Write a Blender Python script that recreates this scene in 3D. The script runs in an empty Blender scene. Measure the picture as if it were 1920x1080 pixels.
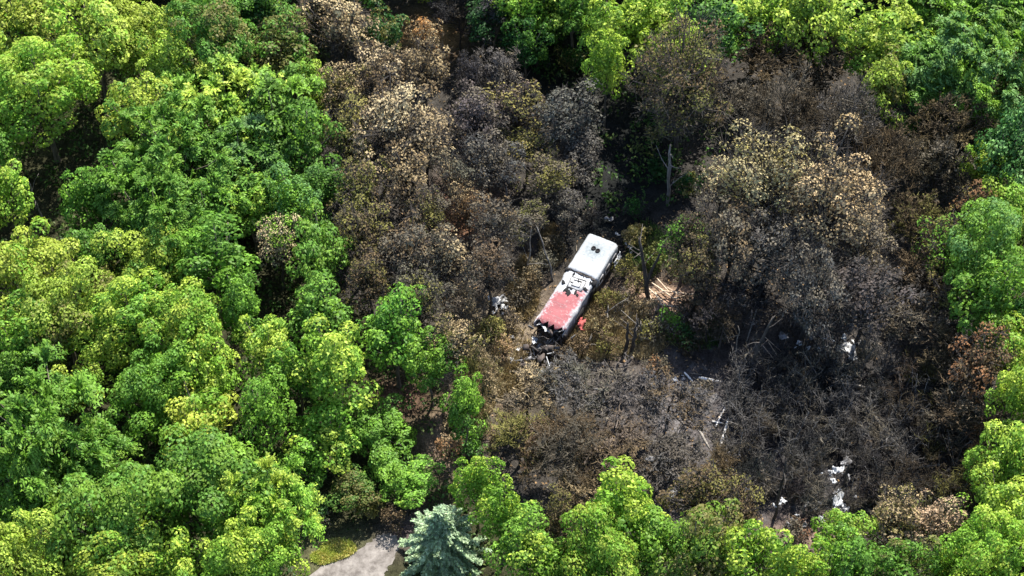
import bpy, math
import numpy as np
from math import radians, sin, cos, pi
rg = np.random.default_rng(11)
scene = bpy.context.scene
COL = scene.collection

# ------------------------------------------------------------------ camera, sky, sun
D, PITCH, W = 150.0, radians(52), 77.0
cam_d = bpy.data.cameras.new('camera'); cam = bpy.data.objects.new('camera', cam_d); COL.objects.link(cam)
cam_d.sensor_width = 36; cam_d.lens = 36 * D / W; cam_d.clip_end = 3000
CAM = np.array([0, -D * cos(PITCH), D * sin(PITCH)])
cam.location = CAM; cam.rotation_euler = (pi / 2 - PITCH, 0, 0); scene.camera = cam
FW = np.array([0, cos(PITCH), -sin(PITCH)]); UP = np.array([0, sin(PITCH), cos(PITCH)]); RT = np.array([1., 0, 0])
SUN_EL, SUN_AZ = radians(54), radians(26)          # azimuth from +Y towards +X
w = bpy.data.worlds.new('World'); scene.world = w; w.use_nodes = True
nt = w.node_tree; sky = nt.nodes.new('ShaderNodeTexSky'); sky.sky_type = 'NISHITA'; sky.sun_disc = False
sky.sun_elevation = SUN_EL; sky.sun_rotation = SUN_AZ
nt.links.new(sky.outputs[0], nt.nodes['Background'].inputs[0]); nt.nodes['Background'].inputs[1].default_value = 0.14
sun_d = bpy.data.lights.new('sun', 'SUN'); sun_d.energy = 5.0; sun_d.angle = radians(0.5); sun_d.color = (1, .95, .86)
sun = bpy.data.objects.new('sun', sun_d); COL.objects.link(sun)
from mathutils import Vector
sv = Vector((sin(SUN_AZ) * cos(SUN_EL), cos(SUN_AZ) * cos(SUN_EL), sin(SUN_EL)))
sun.rotation_euler = sv.to_track_quat('Z', 'Y').to_euler(); sun.location = (0, 0, 80)
scene.view_settings.view_transform = 'Standard'; scene.view_settings.look = 'None'
scene.view_settings.exposure = 1.3; scene.view_settings.gamma = 1
scene.cycles.max_bounces = 5; scene.cycles.diffuse_bounces = 3; scene.cycles.transmission_bounces = 3

# ------------------------------------------------------------------ helpers
def at(u, v, z=0.0):
    """world point that stands at photo position (u, v) and height z"""
    d = FW + RT * ((u - 960) / 1920 * W / D) + UP * (-(v - 540) / 1920 * W / D)
    t = (z - CAM[2]) / d[2]
    return CAM + d * t
def px(p):
    q = np.asarray(p) - CAM
    z = q @ FW
    return 960 + (q @ RT) / z * D / W * 1920, 540 - (q @ UP) / z * D / W * 1920
def inpoly(u, v, poly):
    u = np.asarray(u); v = np.asarray(v); r = np.zeros(u.shape, bool); n = len(poly)
    for i in range(n):
        x1, y1 = poly[i]; x2, y2 = poly[(i + 1) % n]
        c = ((y1 > v) != (y2 > v)) & (u < (x2 - x1) * (v - y1) / ((y2 - y1) or 1e-9) + x1)
        r ^= c
    return r
def norm(a): return a / np.maximum(np.linalg.norm(a, axis=-1, keepdims=True), 1e-9)

class MB:
    def __init__(s): s.v = []; s.f = []; s.n = 0; s.m = []; s.a = []; s.b = []
    def add(s, v, f, mat=0, var=None, lob=None):
        v = np.asarray(v, float).reshape(-1, 3); f = np.asarray(f, int)
        s.v.append(v); s.f.append(f + s.n); s.n += len(v)
        s.m.append(np.full(len(f), mat)); 
        s.a.append(np.full(len(f), .5) if var is None else np.broadcast_to(var, (len(f),)))
        s.b.append(np.full(len(f), .5) if lob is None else np.broadcast_to(lob, (len(f),)))
    def mesh(s, name, mats, smooth=False):
        me = bpy.data.meshes.new(name)
        V = np.concatenate(s.v); sizes = []; idx = []
        for f in s.f: sizes.append(np.full(len(f), f.shape[1])); idx.append(f.ravel())
        sizes = np.concatenate(sizes); idx = np.concatenate(idx)
        me.vertices.add(len(V)); me.vertices.foreach_set('co', V.ravel())
        me.loops.add(len(idx)); me.loops.foreach_set('vertex_index', idx.astype(np.int32))
        me.polygons.add(len(sizes)); st = np.concatenate([[0], np.cumsum(sizes)[:-1]])
        me.polygons.foreach_set('loop_start', st.astype(np.int32)); me.polygons.foreach_set('loop_total', sizes.astype(np.int32))
        me.polygons.foreach_set('material_index', np.concatenate(s.m).astype(np.int32))
        if smooth: me.polygons.foreach_set('use_smooth', np.ones(len(sizes), bool))
        for nm, arr in (('var', s.a), ('lob', s.b)):
            at_ = me.attributes.new(nm, 'FLOAT', 'FACE'); at_.data.foreach_set('value', np.concatenate(arr).astype(np.float32))
        for m in mats: me.materials.append(m)
        me.update(calc_edges=True); return me
    def build(s, name, mats, parent=None, smooth=False):
        o = bpy.data.objects.new(name, s.mesh(name, mats if isinstance(mats, (list, tuple)) else [mats], smooth)); COL.objects.link(o)
        if parent: o.parent = parent
        return o
    # --- pieces
    def leaves(s, p, n, L, Wd, along=None, var=None, lob=None, bend=.18, mat=0):
        N = len(p); n = norm(n)
        t = rg.normal(size=(N, 3)) if along is None else along
        t = norm(t - n * np.sum(t * n, 1, keepdims=True)); b = np.cross(n, t)
        L = np.broadcast_to(L, (N,))[:, None]; Wd = np.broadcast_to(Wd, (N,))[:, None]
        k = rg.uniform(-.15, .15, (N, 1)) * L
        v = np.stack([p - t * L / 2 - n * L * bend, p + b * Wd / 2 + t * k, p + t * L / 2 - n * L * bend, p - b * Wd / 2 + t * k], 1)
        f = np.arange(N * 4).reshape(N, 4)
        s.add(v.reshape(-1, 3), f, mat, rg.uniform(0, 1, N) if var is None else var, lob)
    def sticks(s, a, b, ra, rb, ns=3, mat=0, var=None):
        a = np.asarray(a, float).reshape(-1, 3); b = np.asarray(b, float).reshape(-1, 3); N = len(a)
        d = norm(b - a); ref = np.where(np.abs(d[:, 2:3]) > .9, [[1., 0, 0]], [[0, 0, 1.]])
        x = norm(np.cross(d, ref)); y = np.cross(d, x)
        ra = np.broadcast_to(ra, (N,)); rb = np.broadcast_to(rb, (N,)); V = []
        for i in range(ns):
            c, q = cos(2 * pi * i / ns), sin(2 * pi * i / ns)
            V.append(a + (x * c + y * q) * ra[:, None]); V.append(b + (x * c + y * q) * rb[:, None])
        V = np.stack(V, 1); F = []
        base = np.arange(N)[:, None] * (2 * ns)
        for i in range(ns):
            j = (i + 1) % ns
            F.append(base + np.array([[2 * i, 2 * j, 2 * j + 1, 2 * i + 1]]))
        vv = rg.uniform(0, 1, N) if var is None else np.broadcast_to(var, (N,))
        s.add(V.reshape(-1, 3), np.concatenate(F), mat, np.tile(vv, ns))
    def tube(s, pts, rad, ns=7, mat=0, jag=0.0):
        pts = np.asarray(pts, float); k = len(pts); V = []
        T = norm(np.gradient(pts, axis=0)); x = norm(np.cross(T, [[.31, .95, .05]])); y = np.cross(T, x)
        for i in range(k):
            for j in range(ns):
                a = 2 * pi * j / ns; r = rad[i] * (1 + rg.uniform(-.1, .1))
                p = pts[i] + (x[i] * cos(a) + y[i] * sin(a)) * r
                if i == k - 1 and jag: p = p + T[i] * rg.uniform(-jag, jag)
                V.append(p)
        V.append(pts[-1] + (0 if not jag else -T[-1] * jag * .5))
        F = [[i * ns + j, i * ns + (j + 1) % ns, (i + 1) * ns + (j + 1) % ns, (i + 1) * ns + j] for i in range(k - 1) for j in range(ns)]
        vv = rg.uniform(0, 1)
        s.add(V, F, mat, vv)
        s.v[-1] = s.v[-1]; nb = s.n - len(V)
        s.f.append(np.array([[nb + (k - 1) * ns + j, nb + (k - 1) * ns + (j + 1) % ns, s.n - 1] for j in range(ns)]))
        s.m.append(np.full(ns, mat)); s.a.append(np.full(ns, vv)); s.b.append(np.full(ns, .5))
    def box(s, c, size, ax=None, mat=0, var=None, tw=0):
        x, y, z = (np.eye(3) if ax is None else np.asarray(ax))
        h = np.array(size) / 2; V = []
        for sx in (-1, 1):
            for sy in (-1, 1):
                for sz in (-1, 1):
                    V.append(np.array(c) + x * sx * h[0] + y * sy * h[1] + z * sz * h[2] + rg.uniform(-1, 1, 3) * tw)
        s.add(V, [[0, 1, 3, 2], [4, 6, 7, 5], [0, 4, 5, 1], [2, 3, 7, 6], [0, 2, 6, 4], [1, 5, 7, 3]], mat, var)

def tag(o, label=None, cat=None, group=None, kind=None):
    if label: o['label'] = label
    if cat: o['category'] = cat
    if group: o['group'] = group
    if kind: o['kind'] = kind
    return o
def empty(name, loc, rz=0):
    o = bpy.data.objects.new(name, None); COL.objects.link(o); o.location = loc; o.rotation_euler = (0, 0, rz); o.empty_display_size = .5; return o

# ------------------------------------------------------------------ materials
def nodes(name):
    m = bpy.data.materials.new(name); m.use_nodes = True; t = m.node_tree
    b = t.nodes['Principled BSDF']; return m, t, b
def N(t, ty, **kw):
    n = t.nodes.new(ty)
    for k, v in kw.items(): setattr(n, k, v)
    return n
def mathn(t, op, a, b=None, c=None, clamp=False):
    n = N(t, 'ShaderNodeMath', operation=op, use_clamp=clamp)
    for i, x in enumerate((a, b, c)):
        if x is None: continue
        if isinstance(x, (int, float)): n.inputs[i].default_value = x
        else: t.links.new(x, n.inputs[i])
    return n.outputs[0]
def mixc(t, f, a, b, mode='MIX'):
    n = N(t, 'ShaderNodeMix', data_type='RGBA', blend_type=mode)
    for s, x in ((n.inputs[0], f), (n.inputs[6], a), (n.inputs[7], b)):
        if isinstance(x, (int, float)): s.default_value = x
        elif isinstance(x, tuple): s.default_value = (*x, 1) if len(x) == 3 else x
        else: t.links.new(x, s)
    return n.outputs[2]
def noise(t, scale, detail=2, vec=None, rough=.5):
    n = N(t, 'ShaderNodeTexNoise'); n.inputs['Scale'].default_value = scale; n.inputs['Detail'].default_value = detail; n.inputs['Roughness'].default_value = rough
    if vec is not None: t.links.new(vec, n.inputs['Vector'])
    return n.outputs[0]
def attr(t, name, ty='GEOMETRY'):
    n = N(t, 'ShaderNodeAttribute', attribute_name=name, attribute_type=ty); return n

def leaf_material(name, trans, rough, spec=.15, amp=.85, thru=(1.0, 1.12, .65)):
    """colour of the plant, a second colour in irregular patches (scorch, new growth), leaf to leaf variation"""
    m, t, b = nodes(name)
    oi = N(t, 'ShaderNodeObjectInfo'); t2 = attr(t, 'tint', 'OBJECT'); am = attr(t, 'patch', 'OBJECT')
    geo = N(t, 'ShaderNodeNewGeometry')
    nz = noise(t, .42, 2, geo.outputs['Position'])
    var = attr(t, 'var').outputs['Fac']; lob = attr(t, 'lob').outputs['Fac']
    q = mathn(t, 'ADD', mathn(t, 'MULTIPLY', nz, 1.6), mathn(t, 'MULTIPLY', mathn(t, 'SUBTRACT', var, .5), .35))
    q = mathn(t, 'ADD', q, mathn(t, 'MULTIPLY', mathn(t, 'SUBTRACT', lob, .5), .35))     # about .8 +- .35
    q = mathn(t, 'SUBTRACT', mathn(t, 'ADD', q, am.outputs['Fac']), 1.3)
    mask = mathn(t, 'MULTIPLY_ADD', q, 5.0, .5, clamp=True)
    c = mixc(t, mask, oi.outputs['Color'], t2.outputs['Color'])
    c = mixc(t, mathn(t, 'MULTIPLY', lob, .5), c, mixc(t, 1.0, c, (1.2, 1.15, 1.0), 'MULTIPLY'))
    k = mathn(t, 'ADD', mathn(t, 'MULTIPLY', mathn(t, 'POWER', var, 1.5), amp), 1.02 - amp * .5)
    c2 = N(t, 'ShaderNodeVectorMath', operation='SCALE'); t.links.new(c, c2.inputs[0]); t.links.new(k, c2.inputs['Scale'])
    t.links.new(c2.outputs[0], b.inputs['Base Color']); b.inputs['Roughness'].default_value = rough
    b.inputs['Specular IOR Level'].default_value = spec
    if trans:
        tr = N(t, 'ShaderNodeBsdfTranslucent'); t.links.new(mixc(t, 1.0, c2.outputs[0], thru, 'MULTIPLY'), tr.inputs[0])
        mx = N(t, 'ShaderNodeMixShader'); mx.inputs[0].default_value = trans
        t.links.new(b.outputs[0], mx.inputs[1]); t.links.new(tr.outputs[0], mx.inputs[2])
        t.links.new(mx.outputs[0], t.nodes['Material Output'].inputs[0])
    return m
M_LEAF = leaf_material('living_leaf', .34, .5)
M_DRY = leaf_material('withered_leaf', .2, .9, 0, .55, (1.05, 1.0, .9))
M_TWIG = leaf_material('dead_twig', 0, .9, .05, .9)
def bark_material(name, c1, c2, sc=6):
    m, t, b = nodes(name); tc = N(t, 'ShaderNodeTexCoord')
    mp = N(t, 'ShaderNodeMapping'); mp.inputs['Scale'].default_value = (1, 1, .25); t.links.new(tc.outputs['Object'], mp.inputs[0])
    nz = noise(t, sc, 4, mp.outputs[0], .7)
    r = mathn(t, 'MULTIPLY_ADD', nz, 3.0, -1.0, clamp=True)
    t.links.new(mixc(t, r, c1, c2), b.inputs['Base Color']); b.inputs['Roughness'].default_value = .85
    bp = N(t, 'ShaderNodeBump'); bp.inputs['Strength'].default_value = .6; bp.inputs['Distance'].default_value = .05
    t.links.new(nz, bp.inputs['Height']); t.links.new(bp.outputs[0], b.inputs['Normal']); return m
M_BARK = bark_material('bark', (.05, .038, .028), (.19, .16, .12))
M_CHAR = bark_material('charred_bark', (.012, .011, .011), (.09, .075, .062))
M_GREYBARK = bark_material('ashen_bark', (.08, .07, .06), (.34, .31, .27))
M_WOOD = bark_material('split_wood', (.3, .2, .12), (.72, .6, .46), 9)
M_PALE = bark_material('pale_wood', (.45, .42, .38), (.85, .82, .77), 5)

# ------------------------------------------------------------------ ground
BURN = [(620, 60), (700, 0), (760, -80), (900, -60), (940, 60), (1180, 100), (1300, 60), (1600, 60), (1700, 180), (1830, 190), (1830, 330), (1790, 480), (1830, 600), (1890, 700), (1860, 850), (1800, 1010), (1500, 1040), (1300, 990), (1040, 1010), (900, 880), (830, 720), (700, 600), (640, 560), (600, 300)]
PATH = [(545, 1180), (575, 1085), (600, 1062), (650, 1047), (690, 1020), (706, 1006), (726, 1000), (744, 1006), (752, 1020), (742, 1042), (728, 1064), (716, 1085), (700, 1180)]
def gz(x, y):
    u, v = px(np.stack([x, y, x * 0], -1))
    k = np.clip((np.hypot(u - 680, (v - 1060)) - 170) / 120, 0, 1)
    r = np.hypot(x, y)
    return k * (.22 * np.sin(x * .31 + 1) * np.cos(y * .27) + .12 * np.sin(x * .9 + y * .7)) + np.clip(r - 120, 0, 1e9) * .0
def gzp(x, y): return float(gz(np.array([x]), np.array([y]))[0])
lin = np.concatenate([-np.geomspace(900, 62, 14), np.linspace(-60, 60, 241), np.geomspace(62, 900, 14)])
X, Y = np.meshgrid(lin, lin); n1 = len(lin); Z = gz(X.ravel(), Y.ravel())
V = np.stack([X.ravel(), Y.ravel(), Z], 1)
ii, jj = np.meshgrid(np.arange(n1 - 1), np.arange(n1 - 1)); k0 = (jj * n1 + ii).ravel()
g = MB(); g.add(V, np.stack([k0, k0 + 1, k0 + n1 + 1, k0 + n1], 1))
m, t, b = nodes('forest_floor')
gc = attr(t, 'soil_shade'); geo = N(t, 'ShaderNodeNewGeometry'); n_a = noise(t, 1.3, 6, geo.outputs['Position'], .75); n_b = noise(t, 9, 4, geo.outputs['Position'], .7)
k = mathn(t, 'MULTIPLY', mathn(t, 'MULTIPLY_ADD', n_a, 2.6, -.45, clamp=False), mathn(t, 'MULTIPLY_ADD', n_b, 2.4, -.2))
k = mathn(t, 'MAXIMUM', k, .15)
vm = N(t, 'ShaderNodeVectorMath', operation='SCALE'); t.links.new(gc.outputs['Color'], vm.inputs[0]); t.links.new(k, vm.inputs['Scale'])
ash = attr(t, 'ash').outputs['Fac']; n_c = noise(t, .8, 7, geo.outputs['Position'], .7)
am_ = mathn(t, 'MULTIPLY', ash, mathn(t, 'MULTIPLY_ADD', n_c, 6.0, -3.1, clamp=True))
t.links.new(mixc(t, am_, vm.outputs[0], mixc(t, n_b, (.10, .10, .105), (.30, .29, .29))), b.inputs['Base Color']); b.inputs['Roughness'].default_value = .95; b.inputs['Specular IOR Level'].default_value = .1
bp = N(t, 'ShaderNodeBump'); bp.inputs['Strength'].default_value = 1; bp.inputs['Distance'].default_value = .25; t.links.new(n_a, bp.inputs['Height']); t.links.new(bp.outputs[0], b.inputs['Normal'])
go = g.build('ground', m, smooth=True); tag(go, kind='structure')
U, Vv = px(np.stack([V[:, 0], V[:, 1], V[:, 2] * 0], -1))
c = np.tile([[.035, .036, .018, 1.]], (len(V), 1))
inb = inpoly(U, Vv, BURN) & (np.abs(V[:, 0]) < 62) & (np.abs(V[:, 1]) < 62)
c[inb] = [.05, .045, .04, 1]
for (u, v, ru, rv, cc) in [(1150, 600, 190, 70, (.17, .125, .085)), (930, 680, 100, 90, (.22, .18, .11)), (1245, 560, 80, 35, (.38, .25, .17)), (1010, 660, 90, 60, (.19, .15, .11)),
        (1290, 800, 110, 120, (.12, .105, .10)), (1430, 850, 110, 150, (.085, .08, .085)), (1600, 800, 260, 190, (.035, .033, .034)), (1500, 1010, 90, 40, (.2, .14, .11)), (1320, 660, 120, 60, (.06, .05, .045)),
        (870, 400, 60, 50, (.3, .15, .08)), (1180, 300, 110, 190, (.012, .014, .014)), (1130, 410, 110, 80, (.012, .014, .014)), (1040, 100, 180, 110, (.010, .014, .010)), (845, 830, 50, 60, (.28, .2, .15)), (740, 750, 80, 40, (.12, .07, .05)), (800, 70, 60, 40, (.42, .24, .10)), (620, 1040, 100, 60, (.1, .1, .05)), (760, 990, 60, 50, (.09, .07, .07))]:  # the near-black clearing blobs paint its shade into the ground colour
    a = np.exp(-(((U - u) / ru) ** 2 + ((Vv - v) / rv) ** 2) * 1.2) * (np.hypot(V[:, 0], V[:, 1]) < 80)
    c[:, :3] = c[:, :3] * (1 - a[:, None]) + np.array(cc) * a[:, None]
ca = go.data.attributes.new('soil_shade', 'FLOAT_COLOR', 'POINT'); ca.data.foreach_set('color', c.astype(np.float32).ravel())
ash_ = go.data.attributes.new('ash', 'FLOAT', 'POINT'); aw = np.zeros(len(V))
for (u, v, ru, rv, s_) in [(1430, 830, 120, 160, 1.), (1600, 820, 260, 170, .6), (1310, 760, 100, 120, .8), (1180, 620, 170, 70, .5)]:
    aw = np.maximum(aw, s_ * np.exp(-(((U - u) / ru) ** 2 + ((Vv - v) / rv) ** 2)) * (np.hypot(V[:, 0], V[:, 1]) < 80))
ash_.data.foreach_set('value', aw.astype(np.float32))
# path
pts = []
for i in range(len(PATH)):
    a, b_ = np.array(PATH[i]), np.array(PATH[(i + 1) % len(PATH)])
    for q in np.linspace(0, 1, 6)[:-1]:
        p = a + (b_ - a) * q + rg.uniform(-3, 3, 2); pts.append(at(p[0], p[1], .02))
me = bpy.data.meshes.new('path'); me.from_pydata([tuple(p) for p in pts], [], [list(range(len(pts)))]); 
m, t, b = nodes('pale_dirt'); geo = N(t, 'ShaderNodeNewGeometry'); na = noise(t, 1.2, 6, geo.outputs['Position'], .7)
t.links.new(mixc(t, mathn(t, 'MULTIPLY_ADD', na, 3.4, -1.3, clamp=True), (.09, .078, .07), (.25, .228, .21)), b.inputs['Base Color']); b.inputs['Roughness'].default_value = .9
me.materials.append(m); po = bpy.data.objects.new('path', me); COL.objects.link(po); tag(po, kind='structure')

# ------------------------------------------------------------------ plant prototypes: (trunk mesh, crown mesh, R, centre height)
def sphere_dirs(n, zmin=-.35):
    i = np.arange(n) + .5; z = 1 - (1 - zmin) * i / n; a = i * 2.399963 + rg.uniform(0, 6)
    r = np.sqrt(1 - z * z); return np.stack([r * np.cos(a), r * np.sin(a), z], 1)
def lobes(R, Rz, hc, n, zmin=-.35, inner=.2):
    d = sphere_dirs(n, zmin) + rg.normal(0, .12, (n, 3)); d = norm(d)
    ph = rg.uniform(0, 6, 4)
    az = np.arctan2(d[:, 1], d[:, 0])
    k = .74 + .15 * np.sin(2 * az + ph[0]) + .13 * np.sin(3 * az + ph[1] + d[:, 2] * 2) + .08 * np.sin(5 * az + ph[2]) + rg.uniform(-.20, .20, n)
    k[rg.random(n) < inner] *= .6
    c = d * k[:, None] * [R, R, Rz] + [0, 0, hc]
    return c, d
def trunk_mb(H, top, lob, r0, bark, lean=.25, every=2):
    mb = MB(); k = 9; z = np.linspace(-.25, top, k); wob = np.cumsum(rg.normal(0, lean / 3, (k, 2)), 0); wob -= wob[0]
    P = np.stack([wob[:, 0], wob[:, 1], z], 1); mb.tube(P, np.linspace(r0, r0 * .35, k) * np.r_[1.35, np.ones(k - 1)], 8)
    for c in lob[::every]:
        s = rg.uniform(.45, .9); a = np.array([np.interp(s * top, z, P[:, 0]), np.interp(s * top, z, P[:, 1]), s * top])
        if a[2] > c[2] - .3: a[2] = max(c[2] - 1.2, top * .3); a[0] = np.interp(a[2], z, P[:, 0]); a[1] = np.interp(a[2], z, P[:, 1])
        q = np.linspace(0, 1, 5)[:, None]; mid = (a + c) / 2 + [0, 0, -.15 * np.linalg.norm(c - a)] + rg.normal(0, .15, 3)
        L = (1 - q) ** 2 * a + 2 * q * (1 - q) * mid + q * q * c
        mb.tube(L, np.linspace(r0 * .38, .03, 5), 5)
    return mb
def broadleaf(R=4., Rz=4.2, H=12., n=58, dens=25, Ls=(.17, .34), lr=(.17, .36), r0=.22, twigs=0):
    hc = H - Rz; c, d = lobes(R, Rz, hc, n, -.75); mb = MB()
    for i in range(n):
        rl = rg.uniform(*lr) * R; k = int(dens * 4 * pi * rl * rl * .55); 
        q = norm(rg.normal(size=(k, 3)) + d[i] * .55 + [0, 0, .35])
        # sub-clumps: push the radius in and out so that the surface is ruffled
        f = rg.normal(size=(7, 3)); ruff = np.max(q @ norm(f).T, 1)
        rad = rl * (.62 + .42 * ruff) * rg.uniform(.72, 1.06, k) ** .7
        p = c[i] + q * rad[:, None] * [1, 1, .82]
        nn = q * .9 + rg.normal(0, .42, (k, 3)) + [0, 0, .4]
        L = rg.uniform(*Ls, k)
        mb.leaves(p, nn, L, L * rg.uniform(.5, .75, k), lob=rg.uniform(0, 1))
    # inner foliage
    k = int(250 * R); q = norm(rg.normal(size=(k, 3))) * rg.uniform(.1, .75, (k, 1)); mb.leaves(q * [R, R, Rz] + [0, 0, hc], rg.normal(size=(k, 3)) + [0, 0, .6], rg.uniform(*Ls, k), .2)
    if twigs:
        i = rg.integers(0, n, twigs); q = norm(rg.normal(size=(twigs, 3)) + d[i] * .8 + [0, 0, .5]); A = c[i] + q * .05 * R
        mb.sticks(A, A + q * rg.uniform(.10, .34, (twigs, 1)) * R, .024, .012, 3, mat=1)
    return trunk_mb(H, hc + .2 * Rz, c, r0, None, every=1 if twigs else 2), mb, R, hc
def feathery(R=4., Rz=3.8, H=11., n=42, r0=.2, L0=.5):
    hc = H - Rz; c, d = lobes(R, Rz, hc, n, -.7); mb = MB()
    for i in range(n):
        ns = 26; out = norm(d[i] * 1.0 + rg.normal(0, .55, (ns, 3)) + [0, 0, .35]); ln = rg.uniform(.8, 1.5, ns) * R / 4 + .3
        lobv = rg.uniform(0, 1)
        for s in range(ns):
            kk = 13; q = np.linspace(.1, 1, kk)[:, None]
            P = c[i] + out[s] * ln[s] * q + np.array([0, 0, -.45]) * ln[s] * q ** 2
            tdir = norm(out[s] + np.array([0, 0, -.9]) * q)
            side = norm(np.cross(tdir, [[0, 0, 1.]])) * np.where(np.arange(kk) % 2, 1, -1)[:, None]
            al = norm(tdir * .8 + side * .8 + rg.normal(0, .2, (kk, 3)))
            mb.leaves(P + side * .1, norm(np.cross(tdir, side) * np.sign(np.cross(tdir, side)[:, 2:3] + 1e-6)) + rg.normal(0, .35, (kk, 3)), rg.uniform(.6, 1.1, kk) * L0 * .8, rg.uniform(.10, .17, kk), along=al, lob=lobv)
    k = int(200 * R); q = norm(rg.normal(size=(k, 3))) * rg.uniform(.1, .75, (k, 1)); mb.leaves(q * [R, R, Rz] + [0, 0, hc], rg.normal(size=(k, 3)) + [0, 0, .6], .4, .15)
    return trunk_mb(H, hc, c, r0, None), mb, R, hc
def grow(mb, A, Dv, Ln, r, ns=3):
    """bent stick of two segments; returns a sampler along it"""
    mid = A + Dv * Ln[:, None] * .5 + rg.normal(0, .06, A.shape) * Ln[:, None]
    end = A + Dv * Ln[:, None] + rg.normal(0, .10, A.shape) * Ln[:, None]
    v = rg.uniform(0, 1, len(A))
    mb.sticks(A, mid, r, r * .75, ns, var=v); mb.sticks(mid, end, r * .75, r * .4, ns, var=v)
    return A, mid, end
def samp(seg, idx, s):
    A, Mi, E = seg; s = s[:, None]
    return np.where(s < .5, A[idx] + (Mi[idx] - A[idx]) * s * 2, Mi[idx] + (E[idx] - Mi[idx]) * (s - .5) * 2)
def twiggy(R=4., Rz=3.3, H=10., n0=16, n1=7, n2=6, n3=5, r0=.18, up=.45, leafy=0, tr=.022):
    hc = H - Rz; tb = MB(); mb = MB(); k = 8; z = np.linspace(-.25, hc + Rz * .3, k); wob = np.cumsum(rg.normal(0, .09, (k, 2)), 0); wob -= wob[0]
    P = np.stack([wob[:, 0], wob[:, 1], z], 1); tb.tube(P, np.linspace(r0, r0 * .3, k), 7)
    d = norm(sphere_dirs(n0, -.2) + rg.normal(0, .15, (n0, 3))); tip = d * [R, R, Rz] * .66 + [0, 0, hc]
    s = rg.uniform(.35, .95, n0) * z[-1]; A = np.stack([np.interp(s, z, P[:, 0]), np.interp(s, z, P[:, 1]), np.minimum(s, np.maximum(tip[:, 2] - .4, .25 * H))], 1)
    Ln = np.linalg.norm(tip - A, axis=1); seg = grow(tb, A, (tip - A) / Ln[:, None], Ln, np.full(n0, r0 * .32), 5)
    par = d
    for lev, (n, ll, rr) in enumerate(((n1, .42, .055), (n2, .26, .03), (n3, .17, tr))):
        m_ = len(seg[0]); idx = np.repeat(np.arange(m_), n); s = rg.uniform(.35, 1, len(idx)); A = samp(seg, idx, s)
        dv = norm(par[idx] * .8 + rg.normal(0, .62, (len(idx), 3)) + [0, 0, up]); L = R * ll * rg.uniform(.5, 1.15, len(idx))
        seg = grow(mb, A, dv, L, np.full(len(idx), rr)); par = dv
    if leafy:
        idx = rg.integers(0, len(seg[0]), leafy); p = samp(seg, idx, rg.uniform(.3, 1, leafy)) + rg.normal(0, .06, (leafy, 3))
        mb.leaves(p, rg.normal(size=(leafy, 3)) + [0, 0, .6], rg.uniform(.12, .26, leafy), rg.uniform(.08, .16, leafy), mat=1, lob=.5)
    return tb, mb, R, hc
def sapling(R=1.6, H=3.6, n=9, tw=26):
    tb = MB(); mb = MB(); a = rg.uniform(0, 6.28, n); sp = rg.uniform(.05, .45, n)
    A = np.stack([np.cos(a) * .18, np.sin(a) * .18, np.full(n, -.1)], 1); dv = norm(np.stack([np.cos(a) * sp, np.sin(a) * sp, np.ones(n)], 1)); L = rg.uniform(.6, 1, n) * H
    seg = grow(tb, A, dv, L, np.full(n, .04), 4)
    idx = np.repeat(np.arange(n), tw); s = rg.uniform(.15, 1, len(idx)); P = samp(seg, idx, s); az = rg.uniform(0, 6.28, len(idx))
    d2 = norm(np.stack([np.cos(az), np.sin(az), rg.uniform(.4, 1.9, len(idx))], 1)); s2 = grow(mb, P, d2, rg.uniform(.3, .95, len(idx)) * (1.15 - s * .5), np.full(len(idx), .02))
    i3 = np.repeat(np.arange(len(idx)), 3); P = samp(s2, i3, rg.uniform(.3, 1, len(i3))); grow(mb, P, norm(d2[i3] + rg.normal(0, .6, (len(i3), 3))), rg.uniform(.15, .4, len(i3)), np.full(len(i3), .014))
    return tb, mb, R, H * .62
def shrub(R=1.4, H=2.4, dens=22, Ls=(.18, .34)):
    mb = MB(); n = 14; c, d = lobes(R, H * .5, H * .5, n, -.2, .1)
    for i in range(n):
        rl = rg.uniform(.28, .42) * R; k = int(dens * 4 * pi * rl * rl * .8); q = norm(rg.normal(size=(k, 3)) + [0, 0, .3]); L = rg.uniform(*Ls, k)
        mb.leaves(c[i] + q * rl * rg.uniform(.6, 1.1, (k, 1)), q * .7 + rg.normal(0, .6, (k, 3)) + [0, 0, .4], L, L * .6, lob=rg.uniform(0, 1))
    tb = MB()
    for q in c: tb.tube([[0, 0, -.1], q * [.4, .4, .5], q], [.05, .035, .015], 4)
    return tb, mb, R, H * .5
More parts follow.
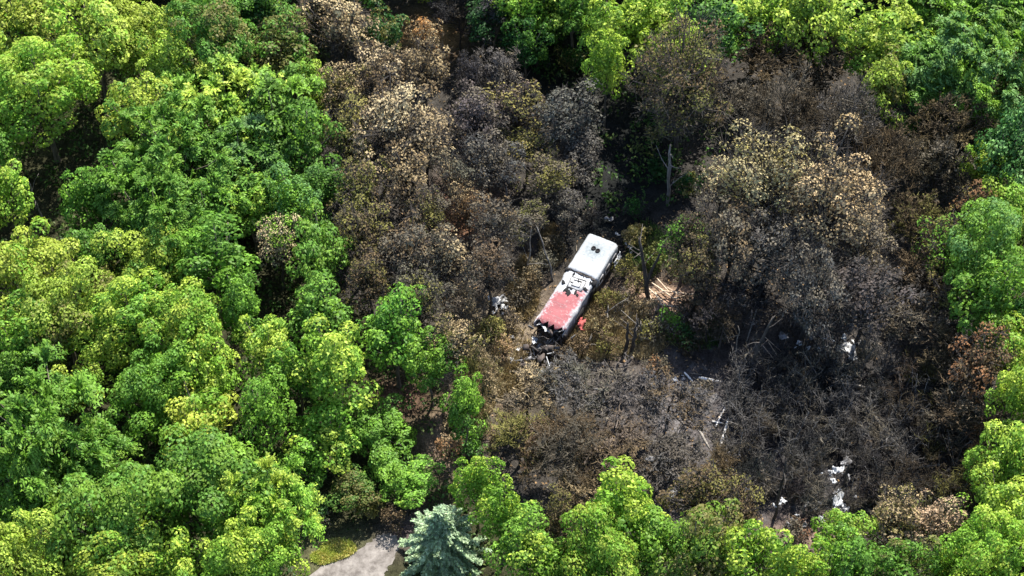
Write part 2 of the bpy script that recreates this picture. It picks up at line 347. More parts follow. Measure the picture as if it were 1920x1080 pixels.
def spruce(R=3.5, H=7.4):
    tb = MB(); tb.tube([[0, 0, -.2], [0, 0, H * .5], [0, 0, H]], [.2, .12, .02], 8); mb = MB()
    nt = 17
    for k in range(nt):
        q = k / (nt - 1); z = H * (.12 + .86 * q); r = R * (1 - q ** 1.6) ** .9 + .18; nb = int(7 + 6 * (1 - q)); lob = rg.uniform(0, 1)
        for j in range(nb):
            a = rg.uniform(0, .35) + 2 * pi * j / nb + k; rr = r * rg.choice([rg.uniform(.5, .8), rg.uniform(.85, 1.3)]); n = max(6, int(rr * 15)); s = np.linspace(.12, 1, n)
            cs = np.array([cos(a), sin(a), 0]); P = cs * (s * rr)[:, None] + np.stack([0 * s, 0 * s, z + .12 * rr * s - .38 * rr * s ** 2 + .12 * rr * s ** 4], 1)
            perp = np.array([-sin(a), cos(a), 0])
            tb.tube([P[0], P[len(P) // 2], P[-1]], [.03, .02, .01], 3)
            for sd in (-1, 1):
                for rep in range(2):
                    al = norm(cs * .75 + perp * sd * .85 + rg.normal(0, .16, (n, 3)) + [0, 0, -.18]); L = (.28 + .36 * (1 - s)) * rg.uniform(.8, 1.3, n)
                    mb.leaves(P + al * L[:, None] * .45 + rg.normal(0, .03, (n, 3)), np.array([0, 0, 1.]) + rg.normal(0, .45, (n, 3)), L, .15, along=al, lob=lob, bend=.1)
    return tb, mb, R, H * .45

PROTO = {}
def proto(key, gen, cnt, bark, mats, **kw):
    L = []
    for i in range(cnt):
        tb, mb, R, hc = gen(**kw); L.append((tb.mesh('trunk', [bark]), mb.mesh('crown', mats), R, hc))
    PROTO[key] = L
proto('B', broadleaf, 5, M_BARK, [M_LEAF])
proto('b', broadleaf, 4, M_BARK, [M_LEAF], R=2.4, Rz=3.1, H=9.5, n=34, lr=(.22, .40), dens=24, r0=.15, Ls=(.17, .32))
proto('F', feathery, 3, M_BARK, [M_LEAF])
proto('f', feathery, 2, M_BARK, [M_LEAF], R=2.4, Rz=2.2, H=9., n=18, L0=.42, r0=.14)
proto('S', broadleaf, 4, M_CHAR, [M_DRY, M_CHAR], n=84, dens=12, Ls=(.13, .28), lr=(.11, .26), H=11.5, twigs=1300)
proto('s', broadleaf, 4, M_CHAR, [M_DRY, M_CHAR], R=2.4, Rz=2.9, H=9., n=46, dens=13.5, Ls=(.13, .26), twigs=620, lr=(.2, .33), r0=.15)
proto('T', twiggy, 4, M_CHAR, [M_TWIG, M_DRY], leafy=1500, n3=6)
proto('t', twiggy, 4, M_CHAR, [M_TWIG, M_DRY], R=2.4, Rz=2.2, H=7., n0=12, n1=6, n2=6, n3=4, leafy=900, r0=.12)
M_ASHCHAR = bark_material('ash_dusted_char', (.05, .046, .044), (.26, .24, .22))
proto('C', sapling, 5, M_ASHCHAR, [M_TWIG, M_DRY])
proto('H', shrub, 4, M_BARK, [M_LEAF])
proto('h', shrub, 3, M_CHAR, [M_DRY], dens=20, Ls=(.14, .28))
proto('P', spruce, 1, M_BARK, [M_LEAF])
PAL = dict(U=(.47, .375, .225), A=(.60, .33, .12), W=(.34, .48, .31), Y=(.31, .41, .06), L=(.158, .30, .037), G=(.095, .205, .033), D=(.028, .085, .022), B=(.12, .24, .075), O=(.14, .135, .045), E=(.235, .21, .075),
           T=(.29, .228, .135), N=(.12, .09, .055), K=(.128, .113, .088), P=(.095, .090, .086), X=(.040, .040, .041), R=(.20, .115, .062), Z=(.068, .055, .038))
NAMES = dict(B=('broadleaf_tree', 'tree', 'green broadleaf trees of the wood'), F=('feathery_tree', 'tree', 'feathery green trees of the wood'),
             S=('scorched_tree', 'tree', 'scorched trees with withered leaves'), T=('bare_tree', 'tree', 'burnt trees stripped to bare twigs'),
             C=('charred_sapling', 'sapling', 'charred saplings in the burn patch'), H=('leafy_shrub', 'shrub', 'green shrubs'), P=('spruce_tree', 'tree', None))
USE = {}
def plant(u, v, r, ty, col, label, group=None, hs=1.0):
    """crown centre seen at (u, v), crown half-width r in photo pixels"""
    base = ty.upper(); key = ty
    dry = ty == 'h'
    big = r * W / 1920 > 2.9
    if ty in 'BFST': key = ty if big else ty.lower()
    L = PROTO[key]; k = USE.get(key, 0); USE[key] = k + 1; tm, cm, R0, hc0 = L[k % len(L)]
    fat = {'B': 1.09, 'F': 1.12, 'S': 1.08, 'T': 1.1}.get(ty, 1.0)
    Rw = r * W / 1920 * fat; s = Rw / R0; sz = (.55 + .45 * s) * hs * (rg.uniform(.86, 1.18) if ty in 'BF' else 1)
    p = at(u, v, hc0 * sz)
    s *= np.linalg.norm(p - CAM) / D
    nm, cat, grp = NAMES[base]
    if dry: nm, cat, grp = 'withered_shrub', 'shrub', 'withered brown shrubs'
    root = empty(nm, (p[0], p[1], gzp(p[0], p[1])), rg.uniform(0, 6.28)); asp = rg.uniform(.84, 1.19) if ty in 'BFST' else 1; root.scale = (s * asp, s / asp, sz)
    tag(root, label, cat, group or grp)
    c1, c2, am = (col.split('/') + ['', '0'])[:3] if '/' in col else (col, '', '0')
    a = np.array(PAL[c1]) * rg.uniform(.88, 1.12) * (1 + rg.normal(0, .04, 3)); b = np.array(PAL[c2 or c1]) * rg.uniform(.9, 1.1)
    for nm_, me in (('trunk', tm), ('crown', cm)):
        o = bpy.data.objects.new(nm_, me); COL.objects.link(o); o.parent = root
        o.color = (*a, 1); o['tint'] = [float(x) for x in b]; o['patch'] = float(am) if c2 else -2.0
    return root

TREES = [
# ---- top left, living canopy
(50, 38, 62, 'B', 'Y/L/.4', 'yellow-green tree filling the top left corner of the photo'),
(170, 52, 72, 'B', 'Y/L/.3', 'bright yellow-green tree right of the one in the top left corner'),
(262, 70, 74, 'B', 'Y/L/.3', 'bright yellow-green tree left of the dull olive tree at the top edge'),
(72, 165, 88, 'B', 'Y/L/.5', 'large yellow-green tree on the left edge above the dark hollow'),
(322, 128, 50, 'B', 'Y/G/.3', 'small bright round tree right of the dark gap at upper left'),
(255, 215, 58, 'B', 'Y/G/.4', 'pale yellow-green tree just below the small bright round tree'),
(405, 75, 78, 'B', 'G/O/.4', 'dull olive-green tree at the top edge, left of the browned crowns'),
(530, 85, 60, 'B', 'O/G/.5', 'dull green tree with thin foliage touching the brown crown at top'),
(380, 20, 50, 'B', 'G/L/.4', 'mid green tree cut by the top edge behind the olive tree'),
(470, 10, 50, 'B', 'D/G/.5', 'dark green tree cut by the top edge beside the browned crowns'),
(420, 205, 105, 'F', 'L/Y/.45', 'wide lime feathery tree, uppermost of the feathery clump at left'),
(520, 200, 66, 'F', 'G/L/.4', 'feathery tree shading to dark green beside the brown belt'),
(588, 158, 36, 'B', 'Y/L/.3', 'small bright yellow crown against the upper brown trees'),
(330, 285, 88, 'F', 'L/G/.5', 'feathery lime tree in the middle of the left canopy'),
(450, 300, 84, 'F', 'B/G/.6', 'feathery bluish-green tree between lime ones at left'),
(560, 255, 62, 'B', 'G/L/.4', 'mid green tree bordering the tall brown scorched trees'),
(8, 368, 50, 'B', 'L/Y/.4', 'light green tree on the left edge beside the dark hollow'),
(162, 368, 46, 'B', 'G/L/.4', 'green tree just right of the dark hollow at left'),
(240, 335, 62, 'F', 'L/G/.5', 'feathery green tree right of the tree by the dark hollow'),
(295, 400, 82, 'F', 'L/G/.5', 'low feathery green tree with an arched crown at left'),
(70, 522, 90, 'B', 'Y/L/.3', 'broad bright yellow tree below the dark hollow on the left edge'),
(165, 480, 52, 'B', 'O/G/.6', 'dull olive tree wedged above the broad bright yellow tree'),
(275, 490, 76, 'B', 'Y/G/.4', 'yellowish tree right of the dull olive one in the left canopy'),
(395, 485, 72, 'B', 'L/G/.5', 'light green tree left of the pinkish crown'),
(470, 388, 48, 'B', 'Y/L/.5', 'small pale yellow-green tree above the pinkish crown'),
(518, 455, 44, 'S', 'U/L/.5', 'pinkish-brown withered crown alone among the green trees at left'),
(600, 350, 46, 'B', 'B/G/.5', 'small blue-green crown at the edge of the brown belt'),
(600, 470, 60, 'B', 'L/G/.5', 'green tree between the pinkish crown and the brown belt'),
(395, 395, 50, 'F', 'G/L/.4', 'small mid green feathery tree in the centre of the left canopy'),
(545, 375, 48, 'B', 'L/B/.5', 'light green tree left of the small blue-green crown'),
# ---- left middle
(115, 592, 78, 'B', 'Y/O/.3', 'most yellow crown of the left canopy, halfway down'),
(35, 640, 62, 'B', 'L/G/.4', 'green tree on the left edge below the most yellow crown'),
(245, 600, 76, 'B', 'L/Y/.5', 'round lime tree right of the most yellow crown'),
(345, 615, 82, 'B', 'Y/L/.6', 'large ruffled tree in the very middle of the left canopy'),
(450, 575, 48, 'B', 'G/L/.4', 'darker green tree right of the large ruffled tree'),
(505, 650, 54, 'B', 'L/Y/.5', 'light green tree below the darker green one at centre left'),
(600, 590, 62, 'B', 'G/L/.5', 'mid green tree left of the one jutting into the scorched belt'),
(155, 735, 44, 'B', 'Y/L/.3', 'small bright tree standing alone above the dark gap at lower left'),
(25, 715, 45, 'B', 'G/L/.4', 'green tree on the left edge above the big lime crown'),
(290, 735, 74, 'B', 'L/G/.4', 'light green tree below the large ruffled tree'),
(375, 790, 66, 'B', 'Y/L/.4', 'yellow-topped tree above the large crown by the path'),
(495, 765, 54, 'B', 'L/G/.4', 'light green tree right of the yellow-topped one'),
(400, 705, 54, 'B', 'L/Y/.4', 'lime tree behind the yellow-topped tree at lower left'),
(630, 690, 72, 'B', 'L/Y/.5', 'bright green tree left of the dark gap at bottom centre left'),
(555, 700, 42, 'B', 'G/L/.4', 'small mid green tree beside the bright one left of the dark gap'),
(740, 620, 66, 'B', 'G/L/.55', 'green tree jutting into the scorched belt left of the wreck'),
(808, 685, 44, 'B', 'L/G/.4', 'small bright tree nearest to the torn end of the wreck'),
(872, 758, 42, 'B', 'G/L/.5', 'thin green tree at the left rim of the bare grey thicket'),
# ---- lower left
(85, 820, 110, 'F', 'L/G/.4', 'big lime feathery crown on the lower left edge'),
(165, 880, 76, 'F', 'L/G/.5', 'feathery tree overlapping the big lime crown at lower left'),
(215, 985, 110, 'B', 'L/G/.45', 'wide lime tree left of the large crown by the path'),
(60, 950, 80, 'F', 'G/L/.5', 'mid green feathery tree above the yellow bottom left corner'),
(40, 1050, 76, 'B', 'Y/O/.2', 'yellow tree filling the bottom left corner of the photo'),
(215, 1075, 76, 'B', 'Y/L/.4', 'bright yellow-green tree on the bottom edge, second from the left'),
(340, 1065, 60, 'B', 'L/Y/.4', 'lime tree on the bottom edge under the large crown'),
(395, 905, 112, 'B', 'L/G/.5', 'largest crown at lower left, dark hollow in its middle'),
(505, 960, 78, 'F', 'L/Y/.4', 'bright lime tree leaning over the pale path'),
(470, 1065, 78, 'B', 'L/Y/.4', 'bright green tree on the bottom edge next to the path'),
(605, 815, 66, 'B', 'L/Y/.4', 'bright green tree above the dull shrubs by the path'),
(700, 800, 54, 'B', 'L/G/.4', 'green tree right of the bright one above the path'),
(722, 868, 46, 'B', 'L/G/.3', 'green tree between the path and the dry tan shrub'),
(770, 905, 46, 'B', 'L/Y/.2', 'bright green tree directly above the blue-green spruce'),
(660, 920, 40, 'B', 'G/O/.5', 'dull green tree just above the end of the pale path'),
(594, 955, 34, 'H', 'B/K/.6', 'grey-green shrub left of the pale path'),
(560, 880, 50, 'B', 'G/L/.4', 'mid green tree between the large crown and the path'),
(690, 955, 26, 'H', 'G/O/.5', 'low dark shrub at the upper end of the path'),
(760, 820, 22, 'H', 'L/L/0', 'small light green shrub in the shade above the spruce'),
(735, 975, 24, 'h', 'X/N/.5', 'blackish shrub between the path and the spruce'),
(840, 840, 30, 'h', 'T/R/.4', 'dry tan shrub below the thin green tree'),
(850, 790, 26, 'h', 'N/T/.4', 'brown withered shrub under the thin green tree'),
(885, 838, 28, 'H', 'B/G/.3', 'pale blue-green shrub at the lower rim of the grey thicket'),
(828, 1010, 72, 'P', 'W', 'blue-green spruce at the bottom edge beside the pale path'),
(895, 905, 40, 'B', 'L/Y/.3', 'large-leaved green tree right of the spruce top'),
(940, 965, 40, 'B', 'L/Y/.3', 'bright green tree at the right side of the dark gap by the spruce'),
(985, 1030, 62, 'B', 'L/Y/.3', 'bright tree on the bottom edge right of the spruce'),
(1048, 975, 40, 'S', 'N/O/.5', 'olive-brown crown between two bright trees at bottom centre'),
(1068, 1050, 48, 'B', 'O/L/.6', 'half-browned green tree on the bottom edge at centre'),
# ---- bottom centre and right
(1170, 950, 66, 'B', 'L/Y/.5', 'bright ruffled tree at the bottom rim of the grey thicket'),
(1130, 1045, 76, 'B', 'Y/L/.6', 'bright tree on the bottom edge under the bright ruffled tree'),
(1225, 1020, 66, 'B', 'L/G/.3', 'green tree on the bottom edge left of the half-scorched pair'),
(1315, 925, 66, 'S', 'O/N/.5', 'olive-brown scorched crown above green trees at bottom right of centre'),
(1390, 960, 54, 'S', 'N/O/.5', 'brown scorched crown beside the ashen ground at the bottom'),
(1320, 1020, 72, 'B', 'L/O/.5', 'green tree with browned top at the bottom edge'),
(1415, 1045, 62, 'B', 'L/Y/.4', 'bright green tree at the bottom edge below the ashen ground'),
(1490, 1078, 52, 'B', 'Y/L/.4', 'yellow-green tree on the bottom edge left of the white debris'),
(1580, 1006, 46, 'B', 'Y/L/.6', 'yellow-topped tree directly below the white debris'),
(1590, 1065, 62, 'B', 'G/L/.3', 'green tree on the bottom edge under the yellow-topped tree'),
(1680, 975, 56, 'S', 'O/T/.5', 'tan scorched crown right of the yellow-topped tree'),
(1745, 985, 50, 'S', 'U/L/.3', 'tan crown with green flecks near the bottom right corner'),
(1690, 1065, 54, 'B', 'O/G/.5', 'dull green tree on the bottom edge below the tan crowns'),
(1845, 1050, 76, 'B', 'Y/L/.6', 'bright tree filling the bottom right corner of the photo'),
(1775, 1072, 40, 'B', 'L/Y/.4', 'small lime tree on the bottom edge left of the corner tree'),
(1885, 950, 58, 'B', 'L/Y/.5', 'bright tree on the right edge just above the corner tree'),
(1895, 850, 60, 'B', 'L/Y/.5', 'lime tree on the right edge beside the charred saplings'),
(1845, 880, 34, 'B', 'O/L/.5', 'small browned green crown left of the lime tree on the right edge'),
(1905, 745, 46, 'B', 'L/Y/.5', 'bright tree on the right edge beside the rusty brown crown'),
(1880, 640, 58, 'B', 'Y/L/.5', 'yellow-green tree on the right edge above the rusty crown'),
(1856, 556, 62, 'B', 'L/G/.5', 'green tree on the right edge below centre height'),
(1915, 600, 40, 'B', 'D/G/.4', 'dark green tree cut by the right edge'),
(1848, 472, 74, 'B', 'L/B/.4', 'bright green tree on the right edge level with the wreck'),
(1895, 395, 56, 'B', 'Y/L/.5', 'yellow-green tree on the right edge under the dark leafy one'),
(1838, 385, 44, 'S', 'R/O/.5', 'small rusty crown beside yellow-green trees at right'),
(1842, 310, 36, 'B', 'Y/L/.5', 'narrow lime tree between the brown twiggy crown and dark leaves'),
(1893, 275, 60, 'B', 'D/B/.45', 'dark glossy-leaved tree on the right edge'),
# ---- top right
(1225, 20, 60, 'B', 'Y/L/.3', 'bright yellow tree on the top edge behind the scorched round crown'),
(1330, 60, 70, 'B', 'D/G/.5', 'dark green tree between the scorched round crown and the top edge'),
(1425, 30, 66, 'B', 'L/Y/.5', 'lime tree on the top edge above the dark brown crowns'),
(1530, 28, 72, 'B', 'L/Y/.6', 'bright lime tree on the top edge right of the middle'),
(1635, 70, 72, 'B', 'L/Y/.6', 'bright lime tree right of the dark brown crowns'),
(1660, 160, 48, 'B', 'Y/O/.4', 'yellow-green crown with scorched lower rim at upper right'),
(1760, 30, 80, 'F', 'G/L/.4', 'feathery green tree on the top edge at right'),
(1745, 130, 76, 'F', 'G/B/.5', 'feathery bluish-green tree above the brown twiggy crown at right'),
(1850, 120, 84, 'F', 'L/B/.5', 'feathery pale green tree near the upper right corner'),
(1888, 30, 72, 'F', 'G/L/.4', 'feathery tree filling the top right corner of the photo'),
(1900, 195, 44, 'B', 'G/O/.4', 'green tree on the right edge above the dark glossy-leaved one'),
(1282, 150, 92, 'S', 'O/N/.5', 'round crown scorched olive-brown, right of the dark clearing'),
(1275, 222, 66, 'T', 'K/O/.3', 'thin grey crown at the edge of the dark clearing, bare trunk showing'),
(1268, 92, 62, 'B', 'Y/O/.4', 'lime rim of foliage behind the scorched round crown'),
(1445, 115, 72, 'T', 'N/Z/.5', 'dark brown twiggy crown below the lime trees at top right'),
(1545, 120, 72, 'T', 'Z/N/.4', 'dark brown twiggy crown touching the bright lime tree'),
(1395, 215, 52, 'T', 'P/K/.5', 'grey bare crown left in the upper burnt belt'),
(1475, 225, 82, 'T', 'K/Z/.5', 'wide grey bare crown above the big tan tree'),
(1585, 235, 78, 'T', 'K/P/.5', 'grey-brown bare crown right of the wide grey one'),
(1655, 310, 76, 'T', 'Z/N/.5', 'bare crown between the big tan tree and the dark twiggy one'),
(1775, 240, 72, 'T', 'N/Z/.5', 'dark reddish-brown twiggy crown beside the feathery green trees'),
(1850, 205, 40, 'T', 'Z/O/.5', 'small brown crown at the foot of the feathery green trees'),
(1765, 320, 60, 'T', 'Z/K/.5', 'dark bare crown left of the narrow lime tree'),
(1440, 335, 88, 'S', 'U/E/.35', 'pale yellowish-tan withered crown, the brightest of the burnt trees'),
(1555, 380, 92, 'S', 'U/T/.4', 'large pale tan withered crown right of the brightest one'),
(1615, 450, 60, 'S', 'T/K/.5', 'tan withered crown lowest at the right of the big tan group'),
(1360, 345, 44, 'S', 'T/K/.4', 'small tan withered crown at the dark clearing side'),
(1370, 440, 68, 'S', 'K/N/.4', 'grey-brown crown below the brightest tan one'),
(1285, 440, 48, 'S', 'Z/G/.5', 'dark greenish crown right of the upper end of the wreck'),
(1450, 460, 70, 'S', 'P/K/.4', 'grey withered crown under the large tan trees'),
(1520, 540, 82, 'S', 'P/K/.5', 'large ash-grey crown at the top of the black burn patch'),
(1620, 555, 72, 'S', 'P/X/.4', 'ash-grey crown right of the large ash-grey one'),
(1720, 420, 56, 'T', 'N/O/.5', 'brown twiggy crown right of the tan group'),
(1780, 465, 54, 'S', 'O/G/.5', 'olive crown between brown twigs and the green right edge'),
(1730, 510, 62, 'T', 'Z/N/.4', 'dark brown twiggy crown below the olive one at right'),
(1720, 600, 66, 'T', 'Z/K/.5', 'dark bare crown right of the ash-grey pair'),
(1795, 560, 52, 'S', 'O/N/.5', 'olive-brown crown by the green right edge'),
(1840, 685, 60, 'S', 'R/N/.5', 'rusty orange-brown crown on the right rim of the burn patch'),
(1785, 665, 58, 'T', 'N/Z/.5', 'brown bare crown left of the rusty one'),
(1815, 770, 62, 'T', 'N/K/.5', 'brown bare crown below the rusty one'),
(1850, 830, 36, 'T', 'R/N/.5', 'small rusty bare crown next to the right edge trees'),
(1400, 560, 52, 'T', 'X/P/.4', 'black bare crown left of the large ash-grey one'),
(1330, 590, 52, 'T', 'X/Z/.5', 'sooty thin crown right of the splintered wood'),
(1310, 500, 46, 'S', 'N/O/.4', 'brown withered crown above the splintered wood'),
# ---- centre top
(640, 45, 62, 'S', 'U/N/.5', 'tan withered crown on the top edge left of the orange patch'),
(590, 20, 40, 'S', 'K/O/.4', 'grey-brown crown cut by the top edge beside the green trees'),
(715, 60, 42, 'B', 'D/O/.4', 'dark green crown between the tan crown and the orange patch'),
(725, 135, 54, 'S', 'U/N/.6', 'tan-brown crown below the dark green one at upper centre'),
(800, 130, 52, 'S', 'N/T/.5', 'brown crown just below the orange patch'),
(735, 225, 72, 'S', 'U/N/.5', 'large tan crown, middle of the tall brown trees left of centre'),
(800, 270, 62, 'S', 'T/K/.4', 'tan-grey crown right of the large tan one'),
(760, 330, 56, 'S', 'T/N/.4', 'tan crown at the foot of the tall brown trees'),
(640, 165, 48, 'S', 'O/T/.5', 'olive crown uppermost along the green edge left of centre'),
(655, 250, 52, 'S', 'O/E/.5', 'olive crown second down along the green edge'),
(675, 345, 56, 'S', 'O/N/.4', 'olive-brown crown third down along the green edge'),
(680, 430, 56, 'S', 'N/O/.5', 'brown-olive crown fourth down along the green edge'),
(882, 140, 30, 'S', 'P/X/.3', 'small dark grey round crown above the grey trees'),
(938, 135, 44, 'S', 'P/K/.3', 'grey crown left of the dark clearing at top centre'),
(890, 215, 62, 'S', 'P/K/.4', 'ash-grey crown in the centre of the tall grey trees'),
(965, 195, 54, 'S', 'K/E/.5', 'grey crown streaked yellow in the tall grey trees'),
(1062, 215, 60, 'S', 'P/P/0', 'purplish-grey crown at the left rim of the dark clearing'),
(1088, 285, 48, 'S', 'P/K/.3', 'purplish-grey crown lowest at the dark clearing rim'),
(985, 275, 56, 'S', 'E/O/.5', 'yellow-olive crown among the tall grey trees'),
(920, 300, 54, 'S', 'P/K/.5', 'ash-grey crown below the centre of the grey trees'),
(1030, 335, 52, 'S', 'K/O/.5', 'olive-grey crown above the upper end of the wreck'),
(855, 335, 42, 'S', 'K/T/.4', 'grey-tan crown above the orange-pink crown'),
(1065, 385, 34, 'S', 'K/P/.5', 'small grey crown nearest to the upper end of the wreck'),
(805, 400, 42, 'S', 'O/K/.5', 'pale olive crown left of the orange-pink crown'),
(875, 392, 34, 'S', 'R/T/.4', 'orange-pink withered crown between the grey crowns'),
(760, 470, 60, 'S', 'K/N/.5', 'grey-brown crown left of the wreck, second from the green edge'),
(840, 480, 56, 'S', 'K/T/.4', 'grey-brown crown between the orange-pink crown and white sheet'),
(930, 420, 54, 'S', 'K/N/.4', 'grey-brown crown below the yellow-olive one'),
(990, 415, 40, 'S', 'O/K/.5', 'olive-grey crown left of the upper end of the wreck'),
(915, 500, 50, 'S', 'N/K/.5', 'brown-grey crown above the crumpled white sheet'),
(690, 520, 50, 'S', 'O/N/.5', 'olive-brown crown lowest along the green edge'),
(790, 555, 56, 'S', 'K/O/.4', 'dull grey-olive crown left of the crumpled white sheet'),
(865, 575, 42, 'T', 'K/T/.4', 'thin tan crown beside the crumpled white sheet'),
(850, 645, 46, 'S', 'O/T/.5', 'dry olive crown below the crumpled white sheet'),
(900, 700, 42, 'T', 'T/O/.5', 'pale straw-coloured bare crown left of the torn end'),
(860, 30, 44, 'T', 'X/Z/.4', 'black bare crown right of the orange patch'),
(925, 25, 50, 'B', 'D/X/.4', 'very dark green crown on the top edge at centre'),
(1000, 8, 54, 'B', 'L/Y/.5', 'bright lime tree on the top edge over the dark clearing'),
(1075, 22, 46, 'B', 'G/L/.4', 'green tree on the top edge right of the lime one over the clearing'),
(1150, 55, 58, 'B', 'L/Y/.4', 'green tree right of the dark clearing at the top'),
(1140, 118, 38, 'B', 'L/Y/.4', 'bright green tree jutting over the dark clearing'),
(985, 85, 34, 'B', 'D/G/.4', 'shaded dark green tree inside the dark clearing'),
# ---- bare grey thicket below the wreck
(990, 735, 62, 'T', 'K/T/.5', 'tan-grey bare crown just below the torn end of the wreck'),
(1075, 735, 72, 'T', 'K/P/.5', 'grey bare crown at the top of the thicket below the wreck'),
(1165, 740, 72, 'T', 'P/K/.4', 'dark grey bare crown in the middle of the thicket'),
(1255, 760, 68, 'T', 'P/N/.4', 'grey bare crown left of the pale splintered log'),
(975, 825, 62, 'T', 'N/O/.5', 'brown bare crown at the lower left of the thicket'),
(1060, 840, 74, 'T', 'N/K/.5', 'brown-grey bare crown low in the thicket'),
(1160, 845, 72, 'T', 'K/N/.5', 'wide brownish bare crown above the bright ruffled tree'),
(1260, 850, 62, 'T', 'K/P/.4', 'bare crown at the lower right of the thicket'),
(1085, 915, 50, 'T', 'N/T/.4', 'brown bare crown at the very bottom of the thicket'),
(1340, 880, 40, 'T', 'N/Z/.4', 'small brown bare crown above the olive-brown scorched one'),
]
for row in TREES:
    hs = 1.0
    u, v, r, ty = row[:4]
    if ty == 'T' and 900 < u < 1350 and v > 650: hs = .62
    if ty == 'T' and u > 1300 and v > 480: hs = .75
    if 550 < u < 800 and 780 < v < 1000 and ty == 'B': hs = .4 if v > 850 else .55
    if ty == 'S' and 950 < u < 1130 and 260 < v < 430: hs = .7
    if 1130 < u < 1300 and v < 170: hs = 1.25
    if ty == 'S' and 1420 < u < 1570 and 320 < v < 400: hs = 1.25
    plant(*row, hs=hs)

CLEAR = [(930, 30), (1000, 20), (1140, 60), (1180, 150), (1380, 200), (1330, 330), (1260, 400), (1130, 430), (1090, 395), (1120, 200), (1000, 150), (930, 110)]
# near the wreck: low scorched shrubs and greenish brush
for (u, v, r, ty, col, lab) in [
    (1190, 440, 26, 'H', 'E/T/.4', 'yellowish shrub at the foot of the split snag'),
    (1225, 480, 26, 'H', 'O/G/.5', 'green-olive shrub right of the split snag'),
    (1170, 505, 22, 'h', 'N/O/.5', 'olive-brown shrub against the dark side of the wreck'),
    (1135, 560, 22, 'h', 'N/O/.5', 'brown shrub below the dark side of the wreck'),
    (1165, 562, 20, 'h', 'K/O/.4', 'olive-grey shrub above the pair of charred trunks'),
    (1125, 612, 24, 'h', 'T/N/.4', 'yellow-brown shrub between the red paint and the charred pair'),
    (1085, 645, 22, 'h', 'T/N/.5', 'tan shrub just below the red end of the wreck'),
    (1140, 650, 28, 'h', 'N/O/.5', 'brown shrub left of the charred pair of trunks'),
    (1050, 670, 24, 'h', 'N/X/.5', 'dark brown shrub at the torn end of the wreck'),
    (925, 620, 28, 'h', 'O/E/.5', 'straw-green shrub left of the torn end of the wreck'),
    (960, 600, 22, 'h', 'K/T/.5', 'grey-tan shrub between the white sheet and the wreck'),
    (985, 545, 24, 'h', 'K/N/.5', 'grey shrub against the left side of the wreck'),
    (1020, 495, 24, 'h', 'K/X/.5', 'dark grey shrub left of the wreck seam'),
    (945, 655, 22, 'h', 'T/E/.3', 'pale straw shrub beside the dark scraps of the torn end'),
    (1215, 620, 28, 'h', 'K/O/.5', 'grey-olive shrub right of the charred pair'),
    (1260, 610, 30, 'h', 'K/G/.4', 'greenish-grey shrub below the splintered wood'),
    (1290, 640, 28, 'H', 'D/Z/.5', 'dark green shrub in the soot right of the charred pair'),
    (1345, 620, 26, 'H', 'D/K/.5', 'dark green shrub left of the tall charred trunk'),
    (1500, 600, 26, 'h', 'P/X/.4', 'ash-grey shrub left of the white scraps'),
    (1230, 690, 26, 'h', 'K/R/.3', 'grey-pink shrub above the bare thicket'),
    (1490, 1000, 30, 'h', 'R/K/.5', 'reddish withered shrub at the bottom of the burn patch'),
    (1640, 925, 26, 'h', 'P/K/.5', 'ash-grey shrub right of the white debris'),
    (1010, 112, 28, 'H', 'D/X/.4', 'shaded dark green shrub in the upper arm of the dark clearing'),
    (1068, 118, 30, 'H', 'D/O/.4', 'dark green shrub under the green tree jutting over the clearing'),
    (1040, 70, 26, 'H', 'D/G/.4', 'dark green shrub below the lime tree on the top edge'),
    (1100, 165, 24, 'h', 'X/D/.4', 'sooty shrub at the rim of the dark clearing'),
    (1235, 320, 26, 'H', 'D/X/.3', 'dark green shrub left of the thin trunk in the clearing'),
    (1290, 350, 30, 'H', 'D/O/.4', 'dark green shrub right of the thin trunk in the clearing'),
    (1190, 395, 24, 'h', 'X/D/.5', 'sooty shrub above the upper end of the wreck'),
    (1110, 405, 22, 'h', 'X/K/.4', 'blackened shrub just above the upper left corner of the wreck'),
    (1062, 436, 24, 'h', 'K/X/.5', 'dark grey shrub at the upper left corner of the wreck'),
    (1040, 462, 24, 'h', 'Z/K/.5', 'dark brown shrub by the left side of the white rear body'),
    (1000, 520, 24, 'h', 'K/T/.4', 'tan-flecked shrub left of the roof hatch'),
    (968, 560, 26, 'h', 'N/K/.5', 'brown shrub between the crumpled sheet and the red paint'),
    (1195, 530, 24, 'h', 'N/O/.5', 'brown shrub left of the splinter heap'),
    (1215, 580, 24, 'h', 'N/T/.5', 'tan-brown shrub just below the splinter heap'),
    (1290, 575, 26, 'h', 'Z/K/.5', 'sooty brown shrub right of the splinter heap'),
    (1310, 740, 28, 'h', 'P/K/.5', 'ash-grey shrub above the white broken log'),
    (1395, 760, 26, 'h', 'X/P/.5', 'blackened shrub right of the white broken log'),
    (1430, 920, 26, 'h', 'X/K/.5', 'blackened shrub on the ashen ground by the thin white strip'),
]: plant(u, v, r, ty, col, lab)

